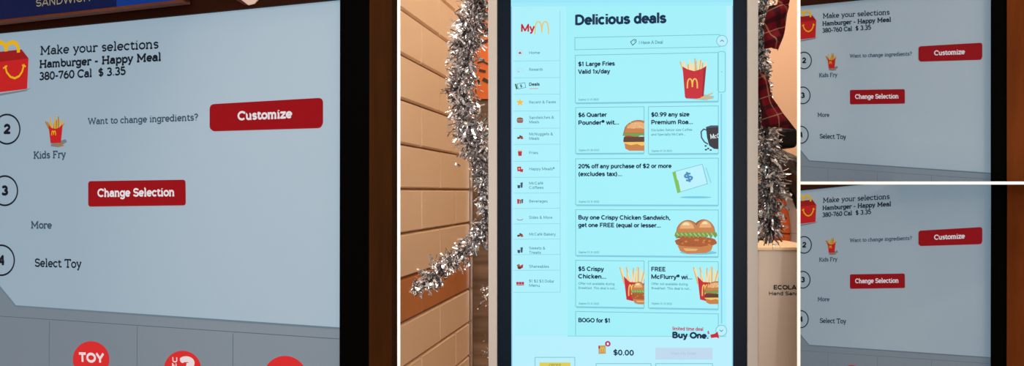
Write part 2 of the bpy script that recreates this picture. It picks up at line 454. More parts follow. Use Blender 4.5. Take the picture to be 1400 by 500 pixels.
def wood_backing():
    Y = 2.7
    g = wood('brown_laminate', (112, 84, 64), (166, 130, 102), .5, (1, 1, 9), .3, 3.0)
    mb = MB(); x0 = world_at(600, 0, Y).x; x1 = world_at(760, 0, Y).x
    mb.box(x0, x1, Y, Y+.02, 0, 2.9, g)
    struct(mb.build('wall_panelled'))
    # orange poster fixed to it
    a = world_at(628, -60, Y-.012); c = world_at(690, 135, Y-.012)
    t = thing('orange_poster', 'bright orange poster with dark marks behind the silver tinsel, left of the middle kiosk', 'poster',
              Matrix.Translation((a.x, Y-.012, c.z)))
    W, Hh = c.x-a.x, a.z-c.z
    mb = MB(); mb.box(0, W, .0, .0125, 0, Hh, mottled('orange_print', (246, 124, 40), (236, 104, 26), 6, .5)); dk = mat('dark_print', (66, 40, 36), .6)
    def loc(px, py): q = world_at(px, py, Y-.012); return (q.x-a.x, q.z-c.z)
    for L, w in (([(653, 86), (660, 84), (668, 88)], .006), ([(655, 96), (664, 98)], .009), ([(660, 108), (668, 112)], .012), ([(648, 100), (651, 128)], .003), ([(652, 62), (668, 55)], .010), ([(658, 20), (672, 22)], .014)):
        P = [loc(*q) for q in L]
        for i in range(len(P)-1):
            (xa, za), (xb, zb) = P[i], P[i+1]
            d = Vector((xb-xa, zb-za)); tt = Vector((-d.y, d.x)).normalized()*w/2
            mb.add([(xa-tt.x, -.001, za-tt.y), (xb-tt.x, -.001, zb-tt.y), (xb+tt.x, -.001, zb+tt.y), (xa+tt.x, -.001, za+tt.y)], [(0, 1, 2, 3)], dk)
    mb.build('sheet', t)

# ================================================================== WOOD-FRAMED ORDERING SCREENS
def palette(key, k):
    f = lambda c: tuple(x*k for x in c)
    return dict(
        bg=glow('panel_white_'+key, PAL[key]['bg'], 1, PAL[key]['base']),
        low=glow('panel_grey_'+key, PAL[key]['low'], 1, PAL[key]['base2']),
        shade=glow('panel_edge_'+key, PAL[key]['shade']), line=glow('panel_line_'+key, PAL[key]['line']),
        ink=glow('ink_'+key, f((22, 26, 34))), ink2=glow('soft_ink_'+key, f((64, 76, 90))), red=glow('button_red_'+key, f((148, 14, 24))),
        white=glow('button_text_'+key, f((222, 216, 220))), box=glow('box_red_'+key, f((190, 32, 34))), boxd=glow('box_dark_red_'+key, f((150, 24, 28))),
        gold=glow('arch_yellow_'+key, f((222, 170, 28))), fry=glow('fry_yellow_'+key, f((206, 160, 62))), fryd=glow('fry_brown_'+key, f((160, 112, 44))),
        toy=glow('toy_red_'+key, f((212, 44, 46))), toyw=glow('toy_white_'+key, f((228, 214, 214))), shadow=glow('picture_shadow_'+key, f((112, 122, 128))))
PAL = {
 'large': dict(bg=(108, 143, 164), low=(84, 106, 122), shade=(104, 122, 134), line=(78, 94, 106), base=(120, 120, 120), base2=(92, 92, 92)),
 'upper': dict(bg=(84, 114, 132), low=(64, 86, 102), shade=(84, 100, 112), line=(78, 94, 106), base=(120, 120, 120), base2=(92, 92, 92)),
 'lower': dict(bg=(84, 114, 132), low=(64, 86, 102), shade=(86, 102, 114), line=(80, 96, 108), base=(120, 120, 120), base2=(92, 92, 92)),
}
def ordering_screen(key, P, label, k, clip, ext):
    """ext: picture limits (in the large screen's pixels) of screen and frame: left, right, bottom"""
    c = palette(key, k)
    D = .0004
    T = thing('ordering_kiosk', label, 'kiosk', P.M)
    cb = lambda mb, nm, par=T, **kw: mb.build(nm, par, clip=clip, **kw)
    xl, yb, full = ext
    # lit panel -------------------------------------------------
    mb = MB()
    top = lambda x: 46-.0985*x
    mb.poly(P.pts([(xl, top(xl)), (474, top(474)), (473, yb), (xl, yb)]), c['bg'], 0)
    scr = cb(mb, 'screen')
    mb = MB()
    edge = lambda x: 417+.0688*(x-22)
    ex = [(xl, edge(22)-26.5-(-xl)*1.18), (22, 417), (473, edge(473))]
    if xl < -30: ex = [(-30, 354)] + ex[1:]
    lo = ex + [(473, yb), (ex[0][0], yb)]
    mb.poly(P.pts(lo), c['low'], D)
    cb(mb, 'toy_strip', scr)
    mb = MB(); w = P.vsize(230, 430, 2.6)
    mb.stroke(P.pts([(x, y+1.1) for x, y in ex]), w, c['shade'], 2*D)
    mb.stroke(P.pts([(xl, 427), (465, 463)]), w*.3, c['line'], 2*D)
    for x, y in ((68, 438), (188, 446), (319, 455)):
        mb.stroke(P.pts([(x, y), (x-1, yb)]), w*.3, c['line'], 2*D)
    cb(mb, 'strip_lines', scr)
    # words -----------------------------------------------------
    def words(nm, s, p0, p1, cap, w, m, par=None, n=2*D):
        mb = MB(); slab(mb, P, s, p0, p1, cap, w, m, n); return cb(mb, nm, par or scr)
    words('heading_text', 'Make your selections', (55, 75), (217.5, 66), 12, .086, c['ink'])
    words('meal_text', 'Hamburger - Happy Meal', (54, 92.8), (221, 82.8), 10.3, .118, c['ink'])
    words('price_text', '380-760 Cal  $ 3.35', (54, 109.5), (172.5, 102), 10.6, .112, c['ink'])
    words('question_text', 'Want to change ingredients?', (120.5, 170), (271.5, 164.5), 8.8, .098, c['ink2'])
    words('fry_caption', 'Kids Fry', (46, 216.8), (90.5, 215.6), 9.6, .108, c['ink2'])
    words('more_text', 'More', (42.5, 311.8), (71.5, 312.2), 9.4, .105, c['ink2'])
    words('toy_text', 'Select Toy', (48, 364.2), (112, 366), 11.2, .092, c['ink'])
    # step badges ----------------------------------------------
    for s, cx, cy, rx, ry, gx, gy, gw in (('2', 10, 176.5, 17.6, 20, 5.6, 182, 9), ('3', 7, 260.5, 17.4, 20, 2.6, 266, 9), ('4', 2, 355.5, 18, 20.5, -2.2, 361, 9.6)):
        mb = MB()
        mb.stroke(P.pts([(cx+rx*math.cos(t*math.pi/24), cy+ry*math.sin(t*math.pi/24)) for t in range(48)]), P.vsize(cx, cy, 2.4), c['ink'], 2*D, closed=True)
        bdg = cb(mb, 'step_badge')
        words('step_number', s, (gx, gy), (gx+gw, gy), 11.6, .15, c['ink'], bdg or T)
    # buttons --------------------------------------------------
    mb = MB(); mb.poly(P.pts(quad_round([(287, 142.5), (442, 133.5), (442, 173), (287, 178.5)], 7)), c['red'], 2*D)
    mb.poly(P.pts(quad_round([(288, 144), (441, 135.4), (441, 175), (288, 179.6)], 7)), c['boxd'], 1.5*D)
    bt = cb(mb, 'customize_button', label='dark red rounded button on the pale screen')
    words('button_text', 'Customize', (325.5, 164), (400, 160.8), 11.4, .125, c['white'], bt, 3*D)
    mb = MB(); mb.poly(P.pts(quad_round([(121, 247.5), (254, 245.5), (254, 279), (121, 281)], 4)), c['red'], 2*D)
    mb.poly(P.pts(quad_round([(121, 249), (254, 247), (254.4, 280.6), (121, 282.4)], 4)), c['boxd'], 1.5*D)
    bt = cb(mb, 'selection_button', label='dark red button under the small fries picture')
    words('button_text', 'Change Selection', (134, 268.6), (239.5, 267.6), 10.6, .12, c['white'], bt, 3*D)
    # fries picture --------------------------------------------
    mb = MB()
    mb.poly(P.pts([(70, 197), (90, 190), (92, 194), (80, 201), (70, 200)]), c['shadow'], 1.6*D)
    rnd = random.Random(3)
    for i in range(17):
        x = 67.5+17.5*i/16; q = rnd.uniform(-4, 4)+(i-8)*.35
        mb.stroke(P.pts([(x, 176), (x+q, 157+rnd.uniform(0, 9)+abs(i-8)*.5)]), P.vsize(76, 170, 1.9), c['fry'] if i % 3 else c['fryd'], (2+.05*i)*D)
    for L in ([(76, 199), (87, 196)], [(79, 200.5), (88, 198.5)]):
        mb.stroke(P.pts(L), P.vsize(80, 199, 1.6), c['fryd'], 2*D)
    fp = cb(mb, 'fries_picture')
    mb = MB(); mb.poly(P.pts([(67, 171), (71.5, 175), (77, 176), (82, 174), (86.5, 169.5), (84, 195), (70, 196)]), c['box'], 3.2*D)
    arches(mb, P, 71.5, 77, 179, 185, 1.0, c['gold'], 3.6*D)
    cb(mb, 'fries_carton', fp)
    # meal box picture ------------------------------------------
    mb = MB()
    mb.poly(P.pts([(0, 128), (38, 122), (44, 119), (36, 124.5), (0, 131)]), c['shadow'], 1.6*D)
    mb.poly(P.pts([(-30, 88), (39.5, 79.5), (37.5, 121.5), (-24, 129)]), c['box'], 2*D)
    mb.poly(P.pts([(-20, 73), (30, 67.5), (39.5, 79.8), (-30, 88.3)]), c['boxd'], 2.2*D)
    bx = cb(mb, 'meal_box_picture')
    mb = MB(); arches(mb, P, -8, 26, 58, 72, 4.2, c['gold'], 3*D); cb(mb, 'box_handle', bx, label='yellow arched handle')
    mb = MB(); mb.stroke(P.pts([(8, 91), (10, 99), (15, 105), (21, 107), (27, 104), (31, 98), (33.5, 89)]), P.vsize(20, 100, 2.9), c['gold'], 3*D, caps=True)
    mb.stroke(P.pts([(5, 93.5), (10.5, 90)]), P.vsize(20, 100, 2.2), c['gold'], 3*D); mb.stroke(P.pts([(31, 89), (36, 91)]), P.vsize(20, 100, 2.2), c['gold'], 3*D)
    cb(mb, 'box_smile', bx, label='yellow smile line')
    # toy badges ------------------------------------------------
    for (cx, cy, rx) in ((125, 491, 25), (250, 504.5, 25.5), (390, 516, 30)):
        mb = MB(); mb.poly(P.pts([(cx+rx*math.cos(-t*math.pi/24), cy+rx*math.sin(-t*math.pi/24)) for t in range(48)]), c['toy'], 2*D)
        bd = cb(mb, 'toy_badge')
        if not bd: continue
        mb = MB()
        if cx == 125:
            sans(mb, P, 'TOY', (109.5, 494), (142, 495.4), 12.4, c['toyw'], 3*D, .035)
        elif cx == 250:
            sans(mb, P, 'U', (236.5, 494.6), (243, 495), 7, c['toyw'], 3*D, .02); sans(mb, P, 'N', (236, 503), (242, 503.4), 7, c['toyw'], 3*D, .02)
            sans(mb, P, '3', (246.5, 511), (267, 512), 23, c['toyw'], 3*D, .035)
        if mb.f: cb(mb, 'badge_text', bd)
    # frame -----------------------------------------------------
    blk = mat('bezel_black', (2, 2, 2), .6, 0, .02)
    wd = wood('kiosk_wood_'+('large' if full else 'small'), *((42, 21, 3), (56, 29, 5)) if full else ((84, 38, 9), (98, 47, 14)), .6, (8, 1, 8), .06, 5)
    dkw = wood('kiosk_dark_wood', (32, 12, 4), (44, 18, 7), .6, (1, 8, 8), .08, 5)
    t = .02
    mb = MB(); mb.prism(P.pts([(474, -60), (516, -60), (515, yb), (473, yb)])[::-1], -.003, t, blk)
    if full:
        mb.prism(P.pts([(xl-40, -60), (xl, -60), (xl, yb), (xl-40, yb)])[::-1], -.01, t, blk)
        mb.prism(P.pts([(xl-40, yb-12), (515, yb-12), (515, yb), (xl-40, yb)])[::-1], -.01, t-.001, blk)
    cb(mb, 'bezel')
    mb = MB(); mb.prism(P.pts([(516, -60), (546 if full else 560, -60), (546 if full else 560, yb), (515, yb)])[::-1], -.003, t*1.25, wd)
    cb(mb, 'side_board')
    if full:
        mb = MB(); mb.prism(P.pts([(xl-80, -60), (xl-40, -60), (xl-40, yb), (xl-80, yb)])[::-1], -.003, t*1.25, wd); cb(mb, 'side_board')
    mb = MB(); x1 = 474
    tl = xl-.1
    mb.prism(P.pts([(tl, -60 if full else -20), (x1, -60), (x1, top(x1)), (tl, top(tl))])[::-1], -.01, .006, dkw)
    cb(mb, 'top_board', label='dark wooden board above the screen')
    mb = MB(); body = mat('cabinet_back', (30, 18, 12), .7)
    a = P.at(xl-60 if full else xl, yb-3); bq = P.at(490 if full else 556, -50)
    mb.box(a.x, bq.x, a.y, bq.y, -.06, -.012, body)
    cb(mb, 'cabinet_back')
    return T

# ================================================================== build: left kiosk
PL = Plane((-2200, 266), (272, 700), 1.46, level=True)
kl = ordering_screen('large', PL, 'large wooden ordering kiosk with pale menu screen, left of the tiled wall', 1.0, None, (-70, 640, True))
# pedestal of the large kiosk
mb = MB(); q = PL.at(-150, 641); r2 = PL.at(546, 641)
zb = -PL.o.z/PL.v.z
mb.box(q.x, r2.x, zb, min(q.y, r2.y)+.01, -.12, .024, wood('kiosk_wood_large', (56, 24, 5), (72, 32, 8)))
mb.build('pedestal', kl)

def board_above():
    P = Plane((-2200, 266), (272, 700), 1.46, level=True)
    P.o = PL.o + PL.n*.034
    P.M = PL.M @ Matrix.Translation((0, 0, .034))
    edge = lambda x: 30-.111*x
    M = P.M
    t = thing('menu_board', 'dark blue backlit menu board above the large ordering kiosk', 'sign', M)
    mb = MB(); mb.prism(P.pts([(-60, -190), (252, -190), (252, edge(252)), (-60, edge(-60))])[::-1], -.013, 0, mat('board_case', (8, 10, 20), .5))
    mb.build('board_case', t)
    mb = MB(); blue = glow('board_blue', (4, 22, 62))
    mb.poly(P.pts([(-60, -190), (160, -190), (160, edge(160)-2.5), (-60, edge(-60)-2.5)]), blue, .001)
    mb.poly(P.pts([(160, -190), (249, -190), (249, edge(249)-2.5), (160, edge(160)-2.5)]), glow('board_bright_blue', (8, 50, 122)), .001)
    mb.build('blue_panel', t)
    mb = MB(); mb.prism(P.pts([(-60, edge(-60)-1.6), (252, edge(252)-1.6), (252, edge(252)+1.6), (-60, edge(-60)+1.6)])[::-1], -.014, .006, wood('board_lit_rim_wood', (88, 44, 22), (110, 60, 34)))  # lit look of the lower rim painted as a lighter wood tone
    mb.build('lower_rail', t)
    mb = MB(); sans(mb, P, 'SANDWICH', (50.5, 9.6), (124, 1.6), 10.5, glow('board_tan_text', (150, 136, 104)), .0016, .0)
    mb.build('board_text', t)
    P = PL
    t2 = thing('paper_tag', 'pale paper corner hanging over the dark board right of the blue menu board', 'paper', PL.M)
    mb = MB(); mb.prism(P.pts([(326, -14), (364, -14), (358, 0), (352, 6.5), (344, 8.5), (338, 4), (330, -2)])[::-1], .0065, .0085, mat('pale_paper', (196, 176, 164), .7))
    mb.build('sheet', t2)
    mb = MB(); mb.prism(P.pts([(318, -14), (330, -2), (338, 4), (344, 8.5), (340, 8.5), (326, 1), (312, -14)])[::-1], .0065, .0095, mat('tag_dark_edge', (60, 12, 14), .6))
    mb.build('dark_edge', t2)
board_above()

# ================================================================== build: the two small screens at the right
def tfu(x, y): return (1094+.564*x, .567*y-17.5)
def tfl(x, y): return (1094+.564*x, 252+.567*y-17.5)
vx = tfu(-2200, 266)
PU = Plane(vx, (1247, 124), 1.60, tf=tfu)
PD = Plane((vx[0], vx[1]+252), (1247, 376), 1.60, tf=tfl)
clipU = [PU.clipline((1092, 0), (1092, 500), (1247, 124)), PU.clipline((1092, 249.5), (1400, 249.5), (1247, 124))]
clipD = [PD.clipline((1092, 0), (1092, 500), (1247, 376)), PD.clipline((1092, 250.5), (1400, 250.5), (1247, 376))]
ordering_screen('upper', PU, 'small brown-framed ordering screen on the white shelf, upper of the two at right', .88, clipU, (-60, 520, False))
kd = ordering_screen('lower', PD, 'small brown-framed ordering screen under the white shelf, lower of the two at right', .88, clipD, (-60, 620, False))

# ================================================================== white dividers between the bays
def dividers():
    wht = mat('white_divider', (250, 250, 250), .5)
    b = wht.node_tree.nodes['Principled BSDF']
    def fin(px, y0, y1, w, nm):
        d = Vector(((px-CX)/F, 1, 0)).normalized(); s = Vector((d.y, -d.x, 0))
        k = y0/d.y; k1 = y1/d.y
        mb = MB()
        c = [d*k-s*w/2, d*k+s*w/2, d*k1+s*w/2, d*k1-s*w/2]
        V = [(p.x, p.y, 0) for p in c]+[(p.x, p.y, 2.9) for p in c]
        mb.add(V, [(3, 2, 1, 0), (4, 5, 6, 7), (0, 1, 5, 4), (1, 2, 6, 5), (2, 3, 7, 6), (3, 0, 4, 7)], wht)
        struct(mb.build(nm))
    fin(545.2, 1.24, 1.72, 4*1.24/F, 'trim_2')
    fin(1092, 1.24, 1.60, 4.3*1.24/F, 'trim_3')
    # shelf between the two small screens
    y0, y1, w = 1.24, 1.66, 4*1.24/F
    za, zc = EYE.z+(HY-250)/F*y0, EYE.z+(HY-250)/F*y1
    x0 = (1092-CX)/F
    mb = MB()
    V = [(x0*y0, y0, za-w/2), (1.2, y0, za-w/2), (1.2, y1, zc-w/2), (x0*y1, y1, zc-w/2)]
    V += [(p[0], p[1], p[2]+w) for p in V]
    mb.add(V, [(3, 2, 1, 0), (4, 5, 6, 7), (0, 1, 5, 4), (1, 2, 6, 5), (2, 3, 7, 6), (3, 0, 4, 7)], wht)
    struct(mb.build('trim_4'))

# ================================================================== middle kiosk
PC = Plane((-8750, 262), (850, 262), 1.44, level=True)
def middle_kiosk():
    P = PC
    D = .0003
    T = thing('ordering_kiosk', 'tall grey-framed touchscreen kiosk with bright cyan deals menu between tinsel garlands', 'kiosk', P.M)
    grey = mottled('kiosk_grey_metal', (176, 170, 164), (168, 162, 156), 4, .45, .3)
    navy = mat('bezel_navy', (5, 20, 34), .35, 0, .06)
    B0, B1 = -140, 640
    mb = MB()
    mb.prism(P.pts([(668.5, B0), (680.5, B0), (680.5, B1), (669.5, B1)])[::-1], -.03, .012, grey)
    mb.prism(P.pts([(1020.5, B0), (1035, B0), (1034, B1), (1020.5, B1)])[::-1], -.03, .012, grey)
    mb.prism(P.pts([(668.5, B0-14), (1035, B0-14), (1035, B0), (668.5, B0)])[::-1], -.03, .012, grey)
    mb.prism(P.pts([(669.5, B1), (1034, B1), (1034, B1+14), (669.5, B1+14)])[::-1], -.03, .012, grey)
    mb.build('frame', T)
    mb = MB()
    mb.prism(P.pts([(680.5, B0), (698.5, B0), (699.5, B1), (680.5, B1)])[::-1], -.02, .004, navy)
    mb.prism(P.pts([(1002, B0), (1020.5, B0), (1020.5, B1), (1002, B1)])[::-1], -.02, .004, navy)
    mb.build('bezel', T)
    a, b = P.at(716, B1), P.at(984, B0)
    mb = MB(); mb.box(a.x, b.x, a.y, b.y, -.10, -.021, mat('kiosk_back', (60, 58, 56), .6)); mb.build('cabinet_back', T)
    mb = MB(); a, b = P.at(740, 650), P.at(960, 650)
    mb.box(a.x, b.x, -1.5, a.y+.01, -.09, -.03, grey); mb.box(a.x-.06, b.x+.06, -1.5, -1.48, -.22, .10, grey); mb.build('pedestal', T)
    cy = glow('display_cyan', (160, 238, 248), 1)
    cyl = glow('display_pale_cyan', (182, 238, 252)); cyd = glow('display_edge_blue', (140, 206, 246))
    line = glow('display_line', (120, 190, 204)); line2 = glow('display_faint_line', (142, 214, 228)); navyk = glow('display_navy', (8, 46, 78))
    dark = glow('display_dark', (40, 66, 84)); grey2 = glow('display_grey', (84, 136, 156)); fine = glow('display_fine', (76, 132, 154)); white = glow('display_white', (226, 246, 250))
    red = glow('display_red', (196, 24, 44)); pink = glow('display_crimson', (190, 34, 84)); gold = glow('display_gold', (232, 196, 104)); org = glow('display_orange', (220, 140, 90))
    star = glow('display_star', (240, 188, 60)); magenta = glow('display_magenta', (176, 40, 100)); lav = glow('display_lavender', (190, 216, 236)); yel = glow('display_yellow', (222, 204, 84))
    fry = glow('display_fry', (242, 220, 166)); fryd = glow('display_fry_brown', (216, 178, 114)); bun = glow('display_bun', (196, 124, 66)); bunl = glow('display_bun_light', (228, 172, 116)); bund = glow('display_bun_dark', (150, 84, 42))
    let = glow('display_lettuce', (110, 156, 66)); meat = glow('display_meat', (88, 50, 36)); chk = glow('display_chicken', (170, 84, 34)); chkl = glow('display_chicken_light', (206, 124, 56)); chs = glow('display_cheese', (240, 196, 90)); tom = glow('display_tomato', (186, 60, 48))
    coffee = glow('display_coffee', (40, 36, 50)); green = glow('display_green', (120, 190, 80)); blue = glow('display_blue', (70, 140, 190)); steel = glow('display_steel', (60, 80, 110)); shade = glow('display_shade', (110, 196, 220)); rdk = glow('display_red_dark', (150, 16, 36))
    mb = MB(); mb.poly(P.pts([(698.5, B0), (1002, B0), (1002, B1), (699.5, B1)]), cy, 0)
    S = mb.build('screen', T)
    mb = MB()
    mb.poly(P.pts([(993, B0), (1002, B0), (1002, B1), (993, B1)]), cyl, D)
    mb.poly(P.pts([(698.5, B0), (704, B0), (705, B1), (699.5, B1)]), cyl, D)
    mb.poly(P.pts([(704, 9), (774, 9), (776, 459), (704, 459)]), glow('display_side_panel', (170, 239, 250)), D)
    mb.poly(P.pts([(698.5, B0), (1002, B0), (1002, 3), (698.5, 4)]), glow('display_top_fade_blue', (152, 228, 249)), 2.2*D)  # bluish backlight fade along the top edge, painted in two steps
    mb.poly(P.pts([(698.5, B0), (1002, B0), (1002, 8), (698.5, 9)]), glow('display_top_fade', (157, 234, 249)), 1.8*D)
    mb.poly(P.pts([(704, 459), (993, 459), (993, 640), (704, 640)]), cyl, D)
    mb.poly(P.pts([(1000.6, B0), (1002, B0), (1002, B1), (1000.6, B1)]), cyd, 1.5*D)
    mb.poly(P.pts([(698.5, B0), (700, B0), (701, B1), (699.5, B1)]), cyd, 1.5*D)
    mb.build('screen_margins', S)
    px = lambda w: P.vsize(850, 260, w)
    def W(nm, par, L, n=4*D):
        mb = MB()
        for s, x0, x1, y, cap, m, bold in L:
            sl = (262-y)/9600
            sans(mb, P, s, (x0, y+(0)), (x1, y-sl*(x1-x0)), cap, m, n, bold)
        return mb.build(nm, par)
    sl = lambda x, y: y-(262-y)/9600*(x-786)     # rows run to the far vanishing point
    def R(pts): return P.pts([(x, sl(x, y)) for x, y in pts])
    # logo and title
    mb = MB(); sans(mb, P, 'My', (712.8, 43.6), (730, 43.3), 10, red, 4*D, .03)
    lg = mb.build('my_logo', T)
    mb = MB(); arches(mb, P, 731.5, 750, 29.6, 46.8, 1.7, gold, 4*D); mb.build('logo_arches', lg, 'golden double arch')
    W('title_text', T, [('Delicious deals', 787, 909.5, 34.4, 14, navyk, .038)])
    # side menu
    mb = MB()
    mb.stroke(P.pts([(765.5, 15), (766, 399)]), px(.8), line2, 2*D)
    mb.build('menu_divider', T)
    rows = [(61, 83, 72.5, [('Home', 738)], 'home'), (83, 106, 95.3, [('Rewards', 742)], 'arc'), (106, 128.5, 117, [('Deals', 737.5)], 'coupon'), (128.5, 151.5, 140, [('Recent & Faves', 760)], 'star'),
            (151.5, 175, 164, [('Sandwiches &', 757.5), ('Meals', 737)], 'burger'), (175, 197, 186.5, [('McNuggets &', 756), ('Meals', 737)], 'nugget'), (197, 220, 209, [('Fries', 735.5)], 'fries'),
            (220, 242, 231, [('Happy Meals®', 758)], 'meal'), (242, 263.5, 253.5, [('McCafé', 742.5), ('Coffees', 743)], 'cup'), (263.5, 284.5, 275, [('Beverages', 748.5)], 'drinks'),
            (284.5, 305.5, 297.2, [('Sides & More', 755)], 'bowl'), (305.5, 326.5, 320, [('McCafé Bakery', 759.5)], 'nugget'), (326.5, 347.5, 342, [('Sweets &', 745.5), ('Treats', 739.5)], 'cup'), (347.5, 369, 364, [('Shareables', 750.5)], 'share'), (369, 399, 387, [('$1 $2 $3 Dollar', 757.5), ('Menu', 738)], 'tag')]
    for y0, y1, yc, tx, ic in rows:
        mb = MB(); mb.stroke(P.pts([(702, y1+.4), (766, y1)]), px(.8), line2, 2*D)
        rw = mb.build('menu_row', T)
        mb = MB(); x = 711; y = yc; n = 4*D
        def dd(ax, ay, rx, ry, m, n=n): mb.disc(*P.at(ax, ay), px(rx), px(ry), m, n, 20)
        def pp(L, m, n=n): mb.poly(P.pts(L), m, n)
        if ic == 'home':
            mb.stroke(P.pts([(x+4.2*math.cos(i*math.pi/12), y-.5+4.2*math.sin(i*math.pi/12)) for i in range(24)]), px(.7), lav, n, closed=True); pp([(x-2, y-.2), (x, y-2), (x+2, y-.2), (x+1.6, y+1.2), (x-1.6, y+1.2)], red)
        elif ic == 'arc':
            mb.stroke(P.pts([(x+4*math.cos(-i*math.pi/12), y+1.5+4*math.sin(-i*math.pi/12)) for i in range(-2, 15)]), px(.9), lav, n); pp([(x-3, y+3.2), (x-1, y+3.2), (x-1, y+2.4), (x-3, y+2.4)], red)
        elif ic == 'coupon':
            pp([(703.8, 115), (706, 114.4), (708, 121.4), (705.8, 122.4)], glow('display_dark_green', (40, 110, 80)))
            mb.stroke(P.pts([(707.5, 114.6), (717.5, 113), (719, 119.6), (708.6, 121.6)]), px(.7), fine, n, closed=True); sans(mb, P, '$', (711.6, 119.6), (714, 119.2), 4, steel, n, .02)
        elif ic == 'star':
            pp([(x+(5.6 if i % 2 == 0 else 2.4)*math.sin(i*math.pi/5), y-(5.6 if i % 2 == 0 else 2.4)*math.cos(i*math.pi/5)) for i in range(10)], star)
        elif ic == 'burger':
            pp([(x-4.4, y-.6), (x-3.6, y-2.8), (x, y-3.6), (x+3.6, y-2.8), (x+4.4, y-.6)], bund); pp([(x-4.6, y-.4), (x+4.6, y-.4), (x+4.6, y+.6), (x-4.6, y+.6)], tom); pp([(x-4.4, y+.8), (x+4.4, y+.8), (x+4.2, y+2), (x-4.2, y+2)], meat); pp([(x-4.2, y+2.2), (x+4.2, y+2.2), (x+3.2, y+4), (x-3.2, y+4)], bund)
        elif ic == 'nugget':
            dd(x-2, y+2, 2, 1.5, meat); dd(x+1.5, y+.8, 2.4, 1.6, rdk, n+D); dd(x+2.6, y+2.4, 2.2, 1.3, chk, n+2*D); dd(x+.4, y-.6, 1.4, 1, steel, n+2*D)
        elif ic == 'fries':
            for i in range(5): mb.stroke(P.pts([(x-2+i, y), (x-2.2+i*1.1, y-4)]), px(.7), fryd, n)
            pp([(x-2.8, y-2.2), (x+2.8, y-2.2), (x+2.2, y+4), (x-2.2, y+4)], red, n+D)
        elif ic == 'meal':
            pp([(x-4, y-3), (x+1.5, y-3.5), (x+1.8, y+3), (x-3.4, y+3)], pink); pp([(x+1, y+.4), (x+4.4, y-.2), (x+4, y+4), (x+.4, y+4)], red, n+D); dd(x-1, y-.4, 1.2, 1.2, gold, n+2*D)
        elif ic == 'cup':
            pp([(x+.6, y-4), (x+4, y-4.4), (x+3.4, y+3), (x+1, y+3)], steel); pp([(x-3.6, y-.6), (x+.4, y-.6), (x, y+3.6), (x-3, y+3.6)], glow('display_slate', (56, 66, 90)), n+D)
        elif ic == 'drinks':
            pp([(x-4, y-3), (x-.6, y-3), (x-1, y+3.4), (x-3.6, y+3.4)], pink); pp([(x-.4, y-2.2), (x+1.8, y-2.2), (x+1.5, y+3.4), (x-.1, y+3.4)], chk, n+D); pp([(x+2, y-3), (x+4.4, y-3), (x+4, y+2.6), (x+2.2, y+2.6)], steel, n+D)
        elif ic == 'bowl':
            mb.stroke(P.pts([(x-4, y+2), (x-2, y+3.4), (x+2, y+3.4), (x+4, y+2)]), px(.9), blue, n); pp([(x-3.6, y+1.6), (x+3.6, y+1.6), (x+2, y+2.4), (x-2, y+2.4)], fry)
        elif ic == 'share':
            pp([(x-4.5, y-2), (x-1, y-3.6), (x+.4, y-.2), (x-3, y+1.6)], chk); pp([(x+.4, y-1), (x+4.4, y-3.4), (x+4, y+2), (x+1, y+2)], red, n+D); dd(x-.6, y+1.8, 2.8, 1.8, meat, n+D)
        elif ic == 'tag':
            for i in range(3): pp([(x-5+3.6*i, y-2), (x-1.7+3.6*i, y-2), (x-1.7+3.6*i, y+1.6), (x-5+3.6*i, y+1.6)], pink if i != 1 else red)
            mb.stroke(P.pts([(x-5, y+2.4), (x+5.5, y+2.4)]), px(.8), rdk, n)
        mb.build('row_icon', rw)
        bold = tx[0][0] == 'Deals'
        L = []
        for i, (s, x1) in enumerate(tx):
            base = yc+1.7 if len(tx) == 1 else yc-1.3+6*i
            L.append((s, 723.6, x1, base if not bold else 117.4, 4.0 if not bold else 4.4, dark if bold else grey2, .03 if bold else .006))
        W('row_text', rw, L)
        if bold:
            mb = MB(); mb.stroke(P.pts([(724, 121.2), (736, 121)]), px(.9), org, n); mb.build('row_underline', rw)
    # coupon bar and scroll bar
    mb = MB(); mb.stroke(R([(786, 51.6), (984, 51.6), (984, 68), (786, 68)]), px(.9), line, 2*D, closed=True)
    cb = mb.build('deal_code_bar', T)
    mb = MB(); mb.stroke(P.pts([(862, 57.5), (866.5, 54), (869.5, 54.5), (869.8, 57.4), (865, 62)]), px(.9), dark, 4*D, closed=True); mb.disc(*P.at(867.8, 56.2), px(.7), px(.7), dark, 4*D, 8); mb.build('tag_icon', cb)
    W('bar_text', cb, [('I Have A Deal', 873.6, 906, 60.6, 4.6, fine, .008)])
    mb = MB(); mb.stroke(P.pts([(986, 128), (986.5, 442)]), px(1.6), glow('display_track', (130, 200, 232)), 2*D)
    mb.stroke(P.pts(rrect_px(981.5, 70.5, 991.5, 126, 3)), px(.9), line, 3*D, closed=True)
    mb.disc(*P.at(986.6, 98), px(.8), px(.8), line, 3*D, 8)
    sb = mb.build('scroll_bar', T)
    for (cx, cyy, s) in ((987, 56, 1), (986, 451.5, -1)):
        mb = MB(); mb.disc(*P.at(cx, cyy), px(7.4), px(7.4), cyl, 4*D, 40)
        mb.stroke(P.pts([(cx+7.4*math.cos(i*math.pi/20), cyy+7.4*math.sin(i*math.pi/20)) for i in range(40)]), px(.9), line, 5*D, closed=True)
        mb.stroke(P.pts([(cx-2.4, cyy+1*s), (cx, cyy-1.2*s), (cx+2.4, cyy+1*s)]), px(1), fine, 5*D); mb.build('scroll_button', sb)
